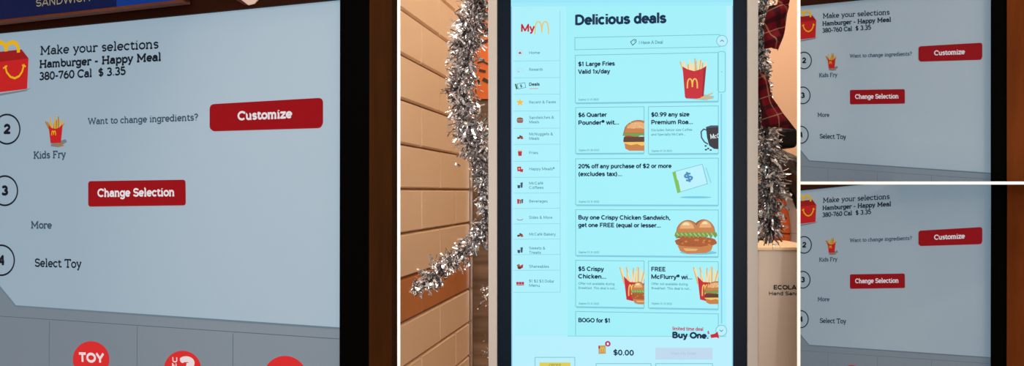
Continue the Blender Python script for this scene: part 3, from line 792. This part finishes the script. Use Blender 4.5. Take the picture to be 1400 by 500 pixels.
    # deal cards ----------------------------------------------------
    def card(x0, y0, x1, y1, heads, finep, exp, open_=False):
        mb = MB()
        q = [(x0, y1), (x0, y0), (x1, y0), (x1, y1)]
        mb.stroke(R(q), px(.9), line, 2*D, closed=not open_)
        if not open_:
            mb.stroke(R([(x0+1, y1+1.2), (x1, y1+1.2)]), px(1.2), glow('display_card_shadow', (120, 196, 222)), 1.5*D)
        cd = mb.build('deal_card', T)
        W('card_heading', cd, [(s, a, b, y, 5.9, navyk, .036) for s, a, b, y in heads])
        if finep: W('fine_print', cd, [(s, a, b, y, 3.4, fine, .004) for s, a, b, y in finep])
        if exp: W('expiry_text', cd, [(exp, x0+4.6, x0+32, y1-3, 2.8, fine, .006)])
        return cd
    def pic(cd, fn, nm='food_picture', clipx=None):
        mb = MB(); fn(mb)
        mb.build(nm, cd, clip=[P.clipline((clipx, 0), (clipx, 500), (clipx-30, 250))] if clipx else None)
    n = 4*D
    def fries_at(mb, x, y, k, lay=0, seed=1, logo=True):
        """carton top-left corner x,y ; k = carton width"""
        rr = random.Random(seed)
        for i in range(24):
            a = x+k*(.06+.88*i/23); q = (i-11.5)/11.5
            mb.stroke(P.pts([(a, y+k*.25), (a+q*k*.10+rr.uniform(-.08, .08)*k, y-k*rr.uniform(.05, .36)*(1-.35*abs(q)))]), px(k*.055), fry if rr.random() < .62 else fryd, n+.1*D*i+lay*D)
        n2 = n+4*D+lay*D
        mb.poly(P.pts([(x, y), (x+k*.2, y+k*.12), (x+k*.5, y+k*.2), (x+k*.8, y+k*.1), (x+k, y-.02*k), (x+k*.88, y+k*1.30), (x+k*.75, y+k*1.36), (x+k*.15, y+k*1.34), (x+k*.1, y+k*1.28)]), red, n2)
        mb.poly(P.pts([(x+k*.88, y+k*.1), (x+k, y-.02*k), (x+k*.88, y+k*1.30), (x+k*.82, y+k*1.33)]), rdk, n2+D)
        if logo: arches(mb, P, x+k*.2, x+k*.62, y+k*.52, y+k*.92, k*.055, chs, n2+2*D)
    def burger_at(mb, x0, x1, y0, y1, kind, lay=0):
        w = x1-x0; h = y1-y0; N2 = n+lay*D
        X = lambda t: x0+w*t; Y = lambda t: y0+h*t
        def dome(a, b, top, base, m, nn, pw=.5):
            pts = [(X(a+(b-a)*i/18), Y(base-(base-top)*max(0, math.sin(math.pi*i/18))**pw)) for i in range(19)]
            mb.poly(P.pts(pts), m, nn)
        if kind == 'beef':
            dome(0, 1, 0, .45, bund, N2, .42); dome(.03, .97, .02, .42, bun, N2+.5*D, .42); dome(.14, .80, .06, .27, bunl, N2+D, .5)
            rr = random.Random(5)
            for i in range(26): mb.disc(*P.at(X(.5+rr.uniform(-.36, .36)), Y(.2+rr.uniform(-.13, .08))), px(.6), px(.45), fry, N2+2*D, 8)
            mb.poly(P.pts([(X(.0), Y(.43)), (X(1), Y(.43)), (X(1.02), Y(.50)), (X(.8), Y(.54)), (X(.6), Y(.5)), (X(.4), Y(.55)), (X(.2), Y(.5)), (X(-.02), Y(.52))]), let, N2+2*D)
            mb.poly(P.pts([(X(.05), Y(.5)), (X(.5), Y(.5)), (X(.5), Y(.56)), (X(.05), Y(.57))]), tom, N2+1.5*D)
            mb.poly(P.pts([(X(.02), Y(.55)), (X(1), Y(.54)), (X(1), Y(.72)), (X(.9), Y(.76)), (X(.1), Y(.76)), (X(0), Y(.70))]), meat, N2+3*D)
            mb.poly(P.pts([(X(.0), Y(.72)), (X(1), Y(.71)), (X(.95), Y(.76)), (X(.6), Y(.84)), (X(.45), Y(.78)), (X(.25), Y(.82)), (X(.02), Y(.76))]), chs, N2+4*D)
            mb.poly(P.pts([(X(.04), Y(.77)), (X(.97), Y(.76)), (X(.92), Y(.93)), (X(.8), Y(1)), (X(.2), Y(1)), (X(.07), Y(.93))]), bun, N2+3.5*D)
        else:
            mb.disc(*P.at(X(.56), Y(.97)), px(w*.42), px(h*.06), shade, N2-D)
            dome(.03, .60, .02, .43, bund, N2+D, .42); dome(.40, .96, .0, .43, bund, N2+1.2*D, .42)
            dome(.05, .56, .035, .40, bun, N2+2*D, .42); dome(.47, .94, .015, .40, bun, N2+2.2*D, .42)
            dome(.12, .46, .06, .27, bunl, N2+3*D, .5); dome(.58, .86, .04, .24, bunl, N2+3*D, .5)
            dome(.18, .36, .085, .17, fry, N2+3.4*D, .6); dome(.64, .78, .06, .14, fry, N2+3.4*D, .6)
            pts = [(X(.02), Y(.38)), (X(.98), Y(.38))]
            rr = random.Random(9)
            for i in range(21): pts.append((X(1-i/20), Y(.50+(.05 if i % 2 else -.03)+rr.uniform(-.02, .02))))
            mb.poly(P.pts(pts), let, N2+4*D)
            for i in range(9): mb.stroke(P.pts([(X(.05+.1*i), Y(.40)), (X(.1+.1*i), Y(.47))]), px(h*.03), glow('display_lettuce_light', (170, 200, 120)), N2+5*D)
            mb.poly(P.pts([(X(.06), Y(.48)), (X(.5), Y(.46)), (X(.5), Y(.54)), (X(.06), Y(.55))]), tom, N2+3.6*D)
            pts = [(X(.5+.49*math.cos(-a*math.pi/20)*(1+.03*math.sin(a*5))), Y(.66+.17*math.sin(-a*math.pi/20)*(1+.06*math.sin(a*3)))) for a in range(40)]
            mb.poly(P.pts(pts), chk, N2+3.8*D)
            for i in range(16): mb.disc(*P.at(X(.1+rr.random()*.8), Y(.6+rr.random()*.16)), px(w*.035), px(h*.028), chkl if i % 2 else bund, N2+5.6*D, 10)
            mb.poly(P.pts([(X(.07), Y(.76)), (X(.3), Y(.79)), (X(.6), Y(.8)), (X(.9), Y(.74)), (X(.86), Y(.9)), (X(.74), Y(.98)), (X(.3), Y(1)), (X(.13), Y(.92))]), bun, N2+6*D)
            mb.poly(P.pts([(X(.2), Y(.84)), (X(.55), Y(.86)), (X(.5), Y(.92)), (X(.26), Y(.92))]), bunl, N2+7*D)
    c1 = card(786.5, 75.6, 982, 140.6, [('$1 Large Fries', 791, 840, 90.6), ('Valid 1x/day', 791, 833.4, 101)], None, 'Expires 12-31-2022')
    def f1(mb):
        mb.poly(P.pts([(936, 131), (962, 129), (977, 132), (966, 137), (938, 135)]), shade, n-D)
        fries_at(mb, 933, 91, 32.5)
        for L in ([(952, 136), (972, 132)], [(958, 134), (974, 127.5)], [(962, 136.5), (975, 134)]): mb.stroke(P.pts(L), px(1.6), fryd, n+9*D)
    pic(c1, f1)
    c2 = card(787, 147, 880.5, 209.6, [('$6 Quarter', 791, 829, 160), ('Pounder® wit...', 791, 846, 170.6)], None, 'Expires 01-30-2023')
    pic(c2, lambda mb: burger_at(mb, 852, 894, 164, 206, 'beef'), clipx=881)
    c3 = card(886.5, 147, 982, 210.6, [('$0.99 any size', 890.6, 942, 159.6), ('Premium Roa...', 890.6, 947, 170)], [('Excludes Senior size Coffee', 890.6, 946, 179.4), ('and Specialty McCafé...', 890.6, 937, 185.4)], 'Expires 01-31-2023')
    def f3(mb):
        mb.stroke(P.pts([(967, 178), (962, 176.5), (958.5, 180), (959, 188), (963, 194), (968, 197)]), px(1.8), steel, n)
        mb.poly(P.pts([(965, 173.5), (972, 172), (984, 172), (984, 204), (976, 203.4), (969.5, 199), (966.5, 188)]), coffee, n+D)
        mb.poly(P.pts([(965, 173.5), (972, 171.4), (984, 171.4), (984, 173.6), (966, 174.8)]), steel, n+2*D)
        sans(mb, P, 'McC', (971.5, 190), (984, 188.6), 6.5, white, n+3*D, .01)
        for a, b in ((964.6, 199.4), (968, 203), (965, 204.6), (971.5, 205)): mb.disc(*P.at(a, b), px(1.6), px(1.1), coffee, n+2*D, 12)
    pic(c3, f3, 'coffee_picture', 982.2)
    c4 = card(787, 217, 982, 279.8, [('20% off any purchase of $2 or more', 791, 917.6, 230), ('(excludes tax)...', 791, 850, 240.6)], None, 'Expires 12-31-2022')
    def f4(mb):
        mb.disc(*P.at(951, 269.5), px(21), px(1.4), shade, n)
        for i in range(2): mb.stroke(P.pts([(961+4*i, 229), (966.5+5.5*i, 250)]), px(1.6), blue if i == 0 else glow('display_soft_blue', (150, 206, 232)), n)
        mb.poly(P.pts([(922, 234.5), (960, 224.4), (967, 251), (929, 262.5)]), cyl, n+D)
        mb.stroke(P.pts([(922, 234.5), (960, 224.4), (967, 251), (929, 262.5)]), px(.8), line, n+1.5*D, closed=True)
        mb.poly(P.pts([(919, 235.4), (923.5, 234), (925.4, 244), (927.5, 247.5), (930.5, 262.4), (926, 264)]), green, n+2*D)
        sans(mb, P, '$', (938, 249), (947.6, 246), 12, blue, n+2*D, .02)
    pic(c4, f4, 'coupon_picture')
    c5 = card(787, 286.4, 982, 348.8, [('Buy one Crispy Chicken Sandwich,', 791, 916, 299.8), ('get one FREE (equal or lesser...', 791, 903, 310.2)], None, 'Expires 12-31-2022')
    pic(c5, lambda mb: burger_at(mb, 922, 980.5, 299.6, 346.4, 'chicken'))
    def combo(x, kind):
        def f(mb):
            rr = random.Random(4)
            for i in range(20):
                a = x+3+24*i/19
                mb.stroke(P.pts([(a, 388), (a+rr.uniform(-5, 3)+(i-10)*.3, 364+rr.uniform(0, 9))]), px(1.7), fry if i % 3 else fryd, n+.1*D*i)
            mb.poly(P.pts([(x+2.2, 377), (x+10, 385), (x+24, 386), (x+28, 408), (x+14, 411), (x+6, 409)]), red, n+3*D)
            arches(mb, P, x+9, x+17, 389, 404, 1.6, chs, n+4*D)
            burger_at(mb, x+12, x+46, 384, 415, kind, 5)
        return f
    c6 = card(787, 355.6, 880.5, 418.8, [('$5 Crispy', 791, 825, 370), ('Chicken...', 791, 828.5, 380.2)], [('Offer not available during', 791, 840, 388.8), ('Breakfast. This deal is not...', 791, 843, 394.8)], 'Expires 12-31-2022')
    pic(c6, combo(850.5, 'chicken'), clipx=881)
    c7 = card(886.5, 355.6, 982, 418.8, [('FREE', 890.6, 909.5, 370.4), ('McFlurry® wi...', 890.6, 946, 380.8)], [('Offer not available during', 890.6, 940, 389.2), ('Breakfast. This deal is not...', 890.6, 945, 395.2)], 'Expires 12-31-2022')
    pic(c7, combo(951, 'beef'), clipx=982.2)
    c8 = card(787, 425.4, 982, 458, [('BOGO for $1', 791, 834, 440)], None, None, True)
    W('banner_text', c8, [('limited time deal', 919.6, 961, 451, 5, pink, .02), ('Buy One.', 919.6, 968, 461.4, 8.2, navyk, .05), ('$', 967, 969.6, 456, 4, pink, .02)], 6*D)
    mb = MB(); mb.poly(P.pts([(971, 457), (977, 455.6), (981, 452.6), (983, 462), (979, 460.6), (972, 461.6)]), red, 6*D); mb.build('megaphone_icon', c8)
    # total bar
    mb = MB(); mb.stroke(P.pts([(776, 459), (993, 459.6)]), px(1.2), line2, 3*D)
    tb = mb.build('total_bar', T)
    mb = MB(); mb.poly(P.pts([(818, 472), (828, 471.4), (828.4, 483), (818.4, 483.4)]), glow('display_bag', (190, 160, 100)), 4*D); mb.poly(P.pts([(818, 472), (820, 472), (820.4, 476), (818.2, 476)]), red, 5*D); arches(mb, P, 820.4, 826.4, 474.6, 481, .9, star, 5*D); mb.build('bag_icon', tb)
    mb = MB(); mb.disc(*P.at(831, 469.4), px(3.8), px(3.8), magenta, 6*D, 24); mb.disc(*P.at(831, 469.4), px(1.4), px(1.8), white, 7*D, 16); mb.build('count_badge', tb)
    W('total_text', tb, [('$0.00', 839, 866, 485, 7.6, navyk, .028)])
    mb = MB(); mb.poly(P.pts([(896, 474.6), (974, 475), (974, 491), (896, 491)]), lav, 4*D); pb = mb.build('pay_button', tb)
    mb = MB(); sans(mb, P, 'View My Order', (918, 484.4), (952, 484.4), 4, glow('display_lavender_text', (176, 200, 224)), 5*D, .01); o = mb.build('pay_text', T); o.parent = tb
    mb = MB(); mb.poly(P.pts([(737.5, 495), (780, 495), (780, 512), (737.5, 512)]), yel, 4*D)
    mb.stroke(P.pts([(731.5, 520), (731.5, 488), (786, 488), (786, 520)]), px(.9), line, 3*D); sans(mb, P, 'ORDER', (751, 500.6), (767, 500.6), 4, glow('display_olive', (150, 140, 70)), 5*D, .01)
    mb.build('order_button', tb)
    mb = MB()
    for a, b in ((815, 890), (896.5, 974)): mb.stroke(P.pts([(a, 520), (a, 496.6), (b, 496.6), (b, 520)]), px(.9), line, 3*D)
    mb.build('button_outline', tb)

# ================================================================== tinsel
def tinsel(name, label, path_px, depth, rad_px, count, extra=None, seed=1):
    rr = random.Random(seed)
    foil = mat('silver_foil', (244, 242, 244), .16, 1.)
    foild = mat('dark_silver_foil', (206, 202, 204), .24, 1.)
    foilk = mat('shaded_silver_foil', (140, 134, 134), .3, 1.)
    core = mat('tinsel_wire', (110, 108, 108), .4, 1.)
    pw = [world_at(x, y, depth) for x, y in path_px]
    rw = [r/F*depth for r in rad_px]
    # smooth the path
    def cat(t):
        i = min(int(t), len(pw)-2); f = t-i
        p0, p1, p2, p3 = pw[max(i-1, 0)], pw[i], pw[i+1], pw[min(i+2, len(pw)-1)]
        q = .5*((2*p1)+(p2-p0)*f+(2*p0-5*p1+4*p2-p3)*f*f+(3*p1-p0-3*p2+p3)*f**3)
        return q, rw[i]*(1-f)+rw[i+1]*f
    seg = [0]
    for i in range(len(pw)-1): seg.append(seg[-1]+(pw[i+1]-pw[i]).length*1)
    base = pw[-1].copy()
    T = thing(name, label, 'garland', Matrix.Translation(base))
    cp = [cat((len(pw)-1)*i/60)[0]-base for i in range(61)]
    mb = MB(); mb.tube(cp, .003, core, 6); mb.build('wire_core', T, smooth=True)
    mb = MB()
    def strand(q, L, ax, w):
        d = Vector((rr.gauss(0, 1), rr.gauss(0, 1)-.25, rr.gauss(0, 1)))
        d = (d-ax*d.dot(ax)*.5).normalized()
        side = d.cross(Vector((rr.gauss(0, 1), rr.gauss(0, 1), rr.gauss(0, 1)))).normalized()
        bend = Vector((rr.gauss(0, .5), rr.gauss(0, .5), rr.gauss(0, .5)-.55))
        V = []; p = q.copy(); dd = d.copy()
        ns = 4
        for k in range(ns+1):
            ww = w*(1-.35*k/ns)
            V += [p-side*ww/2, p+side*ww/2]
            dd = (dd+bend*.42).normalized()
            side = (side-dd*side.dot(dd)).normalized()
            side = (Matrix.Rotation(rr.gauss(0, .35), 3, dd) @ side).normalized()
            p = p+dd*(L/ns)
        u_ = rr.random()
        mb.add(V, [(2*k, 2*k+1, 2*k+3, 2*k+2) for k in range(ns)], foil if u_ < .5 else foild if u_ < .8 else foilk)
    ph = rr.uniform(0, 6)
    for i in range(count):
        t = rr.random()*seg[-1]
        j = 0
        while j < len(seg)-2 and seg[j+1] < t: j += 1
        tt = j+(t-seg[j])/(seg[j+1]-seg[j])
        q, r = cat(tt); ax = (cat(min(tt+.05, len(pw)-1.001))[0]-q)
        ax = ax.normalized() if ax.length > 1e-6 else Vector((0, 0, 1))
        cl = .72+.28*math.sin(tt*7.3+ph)*math.sin(tt*3.1+1)
        if rr.random() > .45+.55*cl: continue
        if rr.random() < .3: strand(q-base+Vector((rr.gauss(0, r*.35), rr.gauss(0, r*.3)-r*.2, rr.gauss(0, r*.35))), r*rr.uniform(.35, .6), ax, rr.uniform(.004, .0075))
        else: strand(q-base, r*(.6+.5*cl)*rr.uniform(.6, 1.15), ax, rr.uniform(.0020, .0046))
    for (x, y, r, k) in (extra or []):
        q = world_at(x, y, depth)
        for i in range(k): strand(q-base+Vector((rr.gauss(0, .006), rr.gauss(0, .006), rr.gauss(0, .012))), r/F*depth*rr.uniform(.6, 1.1), Vector((0, 0, 1)), rr.uniform(.002, .004))
    mb.build('foil_strands', T)
    return T

# ================================================================== things right of the middle kiosk
def right_side():
    # tall cream sanitiser stand
    Y = 1.95
    a = world_at(1036.5, 342, Y); c = world_at(1122, 342, Y)
    crm = mottled('cream_card', (214, 198, 184), (206, 190, 176), 4, .6, .2)
    T = thing('hand_sanitizer_stand', 'cream hand sanitizer box with black lettering, right of the middle kiosk', 'box', Matrix.Translation((a.x, Y, 0)))
    W = c.x-a.x; z1 = a.z
    mb = MB(); mb.box(0, W, 0, .26, 0, z1, crm); mb.build('carton', T, bevel=.004)
    mb = MB(); mb.box(-.004, W+.004, -.004, .264, z1, z1+.008, mottled('carton_lid', (236, 204, 168), (228, 196, 160), 4, .6, .2)); mb.build('lid', T, bevel=.002)
    class FP:
        def at(s, px, py):
            q = world_at(px, py, Y-.001); return Vector((q.x-a.x, q.z))
        def vsize(s, x, y, h): return h/F*Y
    ink = mat('carton_ink', (34, 28, 26), .6)
    mb = MB(); sans(mb, FP(), 'ECOLAB', (1058, 395.4), (1094.6, 395.4), 5.8, ink, 0, .03)
    sans(mb, FP(), 'Hand Sanitizer', (1051.5, 403.4), (1106, 403.4), 5.2, ink, 0, .006)
    mb.v = [(x, -.0008, z) for x, z, _ in mb.v]
    mb.build('carton_text', T)
    # plaid bow
    pl = mat('red_plaid_cloth', (120, 24, 34), .85, 0, .1)
    nt, N, L, b = nodes_of(pl)
    tc = N.new('ShaderNodeTexCoord'); prev = None
    mp = N.new('ShaderNodeMapping'); mp.inputs['Rotation'].default_value = (0, math.radians(18), 0); L.new(tc.outputs['Object'], mp.inputs['Vector'])
    sp = N.new('ShaderNodeSeparateXYZ'); L.new(mp.outputs['Vector'], sp.inputs['Vector'])
    col = None
    base = N.new('ShaderNodeRGB'); base.outputs[0].default_value = (*lin((108, 18, 30)), 1); col = base.outputs[0]
    for axis, per, wid, off, rgb, fac in (('X', .036, .22, 0., (40, 20, 26), .75), ('Z', .036, .22, .3, (40, 20, 26), .75), ('X', .036, .05, .45, (170, 136, 104), .55), ('Z', .036, .05, .7, (170, 136, 104), .55)):
        m1 = N.new('ShaderNodeMath'); m1.operation = 'MULTIPLY_ADD'; m1.inputs[1].default_value = 1/per; m1.inputs[2].default_value = off; L.new(sp.outputs[axis], m1.inputs[0])
        m2 = N.new('ShaderNodeMath'); m2.operation = 'FRACT'; L.new(m1.outputs[0], m2.inputs[0])
        m3 = N.new('ShaderNodeMath'); m3.operation = 'LESS_THAN'; m3.inputs[1].default_value = wid; L.new(m2.outputs[0], m3.inputs[0])
        m4 = N.new('ShaderNodeMath'); m4.operation = 'MULTIPLY'; m4.inputs[1].default_value = fac; L.new(m3.outputs[0], m4.inputs[0])
        mx = N.new('ShaderNodeMix'); mx.data_type = 'RGBA'; L.new(m4.outputs[0], mx.inputs['Factor']); L.new(col, mx.inputs['A']); mx.inputs['B'].default_value = (*lin(rgb), 1)
        col = mx.outputs['Result']
    L.new(col, b.inputs['Base Color'])
    Y = 1.43
    o = world_at(1046, 84, Y)
    T = thing('plaid_bow', 'red plaid ribbon bow hanging on the silver tinsel right of the middle kiosk', 'bow', Matrix.Translation(o))
    def cloth(nm, left, right, bulge, rows=14, cols=6, th=.003):
        mb = MB(); V = []
        def ev(L, t):
            s = t*(len(L)-1); i = min(int(s), len(L)-2); f = s-i
            return Vector(L[i]).lerp(Vector(L[i+1]), f)
        for side in (0, 1):
            for r in range(rows+1):
                l, rt = ev(left, r/rows), ev(right, r/rows)
                for cc in range(cols+1):
                    p = l.lerp(rt, cc/cols)
                    dy = -bulge*math.sin(math.pi*cc/cols)*(.6+.4*math.sin(r*.7)) + .004*math.sin(cc*2.1+r*.5)
                    q = world_at(p.x, p.y, Y)-o
                    V.append((q.x, q.y+dy+side*th, q.z))
        st = cols+1; off = (rows+1)*st; Fs = []
        for r in range(rows):
            for cc in range(cols):
                i = r*st+cc
                Fs.append((i, i+1, i+st+1, i+st)); Fs.append((off+i+st, off+i+st+1, off+i+1, off+i))
        for r in range(rows):
            for i0 in (r*st, r*st+cols): Fs.append((i0, i0+st, off+i0+st, off+i0))
        for cc in range(cols):
            for i0 in (cc, rows*st+cc): Fs.append((i0, i0+1, off+i0+1, off+i0))
        mb.add(V, Fs, pl); mb.build(nm, T, smooth=True)
    cloth('bow_loop', [(1052, 8), (1046, 30), (1044, 52), (1046, 66)], [(1079, 9), (1076, 25), (1071, 48), (1064, 69)], .03)
    cloth('bow_knot', [(1068, -14), (1066, -4), (1062, 12)], [(1088, -14), (1080, -2), (1076, 12)], .02, 6, 4)
    cloth('bow_tail', [(1038, 98), (1038, 125), (1040, 150), (1043, 173)], [(1046, 104), (1056, 132), (1070, 156), (1089, 177)], .02)
    # rounded orange chair with grey band, behind the carton
    Y = 2.4
    c0 = world_at(1036, 318, Y)
    T = thing('lounge_chair', 'orange round-backed chair with grey side band behind the cream box', 'chair', Matrix.Translation((c0.x, Y, 0)))
    def archband(nm, rx0, ry0, rx1, ry1, y0, y1, m, bev=.012):
        mb = MB(); K = 28; V = []
        k = Y/F
        for rx, ry in ((rx0, ry0), (rx1, ry1)):
            for y in (y0, y1):
                for i in range(K+1):
                    a2 = math.pi*i/K
                    V.append((rx*k*math.cos(a2), y, c0.z+ry*k*math.sin(a2)))
        n = K+1; Fs = []
        for i in range(K):
            Fs += [(i, 2*n+i, 2*n+i+1, i+1), (n+i, n+i+1, 3*n+i+1, 3*n+i), (i, i+1, n+i+1, n+i), (2*n+i, 3*n+i, 3*n+i+1, 2*n+i+1)]
        # straight legs of the arch down to the floor level of the seat
        mb.add(V, Fs, m)
        for s in (1, -1):
            x0, x1 = sorted((s*rx0*k, s*rx1*k))
            mb.box(x0, x1, y0, y1, .12 if nm != 'seat_base' else 0, c0.z, m)
        mb.build(nm, T, bevel=bev)
    archband('back_shell', 27, 54, 43, 82, -.02, .16, mottled('orange_fabric', (236, 116, 62), (222, 100, 50), 12, .8, .1))
    archband('side_band', 43.5, 76, 58, 79, .0, .16, mottled('grey_fabric', (206, 188, 182), (194, 176, 170), 12, .8, .1))
    archband('inner_pad', 12, 20, 26.5, 53, .03, .16, mottled('brown_pad', (104, 72, 44), (90, 60, 36), 10, .8, .1))
    mb = MB(); mb.box(-.13, .13, -.02, .18, 0, .14, mat('chair_plinth', (40, 32, 28), .6)); mb.build('plinth', T)
    # black jacket over the chair back
    T2 = thing('black_jacket', 'shiny black jacket draped over the top of the orange chair', 'jacket', Matrix.Translation((c0.x, Y, c0.z+82*Y/F)))
    jm = mat('black_shiny_cloth', (62, 57, 56), .32, 0, .6)
    k = Y/F
    mb = MB(); V = []; K, Rr = 40, 14
    z0 = c0.z+82*k
    for i in range(K+1):
        a2 = math.radians(160-138*i/K)
        for j in range(Rr+1):
            t = j/Rr
            rx = 61+t*40; ry = 85+t*34
            fold = .014*math.sin(t*13+2.2*math.sin(a2*2.0))+.006*math.sin(a2*17+t*6)
            yy = -.03-.075*math.sin(math.pi*t)+fold
            V.append((rx*k*math.cos(a2), yy, c0.z+ry*k*math.sin(a2)-z0))
    n0 = len(V)
    V += [(x, .15, z) for x, y, z in V]
    st = Rr+1; Fs = []
    for i in range(K):
        for j in range(Rr):
            q = i*st+j
            Fs.append((q, q+1, q+st+1, q+st)); Fs.append((n0+q+st, n0+q+st+1, n0+q+1, n0+q))
        for q in (i*st, i*st+Rr): Fs.append((q, q+st, n0+q+st, n0+q))
    for j in range(Rr):
        for q in (j, K*st+j): Fs.append((q, q+1, n0+q+1, n0+q))
    mb.add(V, Fs, jm); mb.build('jacket_body', T2, smooth=True)
    mb = MB(); p = world_at(1049, 203, Y)-Vector((c0.x, Y, z0)); q = world_at(1083, 176, Y)-Vector((c0.x, Y, z0))
    mb.box(p.x, q.x, -.05, .10, p.z, q.z, mat('black_collar', (16, 14, 15), .6, 0, .2)); mb.build('jacket_collar', T2, bevel=.012)

room(); tile_wall(); wood_backing(); dividers(); middle_kiosk(); right_side()
tinsel('tinsel_garland', 'silver tinsel garland with a loose tail against the tiled wall, left of the middle kiosk',
       [(664, -40), (652, 5), (640, 50), (631, 100), (634, 150), (648, 190), (660, 235), (664, 285), (654, 322), (632, 346), (607, 362), (586, 384), (566, 395)], 1.55,
       [28, 30, 30, 26, 29, 32, 17, 13, 18, 18, 19, 20, 8], 4600, [(668, 402, 9, 40), (668, 482, 7, 24)], 2)
tinsel('tinsel_garland', 'straight silver tinsel garland hanging down the right edge of the middle kiosk',
       [(1046, -40), (1042, 20), (1039, 70), (1040, 120), (1046, 180), (1050, 230), (1050, 280), (1052, 318)], 1.50,
       [17, 16, 17, 18, 24, 28, 28, 23], 3600, None, 5)

# ================================================================== light
w = bpy.data.worlds.new('room_air'); SC.world = w; w.use_nodes = True
w.node_tree.nodes['Background'].inputs['Color'].default_value = (1, .9, .8, 1)
w.node_tree.nodes['Background'].inputs['Strength'].default_value = .05
def area(name, loc, target, sx, sy, power, color):
    l = bpy.data.lights.new(name, 'AREA'); l.shape = 'RECTANGLE'; l.size = sx; l.size_y = sy; l.energy = power; l.color = color
    o = bpy.data.objects.new(name, l); COL.objects.link(o); o.location = loc
    o.rotation_euler = (Vector(target)-Vector(loc)).to_track_quat('-Z', 'Y').to_euler()
    return o
area('ceiling_lamp', (-.05, 1.1, 2.85), (-.1, 2.0, 1.4), .6, .4, 16, (1, .90, .78))
area('ceiling_lamp', (.75, 2.4, 2.85), (.75, 2.5, 0), .5, .3, 12, (1, .88, .72))
area('ceiling_lamp', (.02, 2.25, 2.85), (-.1, 2.2, 0), .3, .3, 6, (1, .88, .72))  # added over the bay to brighten the tiled wall
area('added_front_fill', (.3, -2.3, 1.6), (.2, 2.0, 1.4), 2.4, 1.9, 95, (1, .93, .86))  # unseen soft fill added behind the viewer for even frontal light

def spot(loc, target, power, ang):  # added spots that grade the brightness across the wood-framed screens
    l = bpy.data.lights.new('added_screen_spot', 'SPOT'); l.energy = power; l.color = (.92, .98, 1); l.spot_size = math.radians(ang); l.spot_blend = 1.; l.shadow_soft_size = .06
    o = bpy.data.objects.new('added_screen_spot', l); COL.objects.link(o); o.location = loc
    o.rotation_euler = (Vector(target)-Vector(loc)).to_track_quat('-Z', 'Y').to_euler()
spot((-.5, -.5, 2.75), world_at(400, 240, 1.35), 95, 24)
spot((.5, -.5, 2.75), world_at(1330, 100, 1.5), 60, 22)
spot((.45, -1.6, 1.75), world_at(1330, 350, 1.5), 55, 18)

# ================================================================== camera
cam = bpy.data.cameras.new('camera'); co = bpy.data.objects.new('camera', cam); COL.objects.link(co)
co.location = EYE; co.rotation_euler = (math.pi/2, 0, 0)
cam.sensor_fit = 'HORIZONTAL'; cam.sensor_width = 36; cam.lens = F/1400*36
cam.shift_y = (HY-250)/1400
cam.clip_start = .02
SC.camera = co
vs = SC.view_settings
SC.display_settings.display_device = 'sRGB'
vs.view_transform = 'Standard'; vs.look = 'None'; vs.gamma = 1; vs.exposure = 0; vs.use_curve_mapping = False
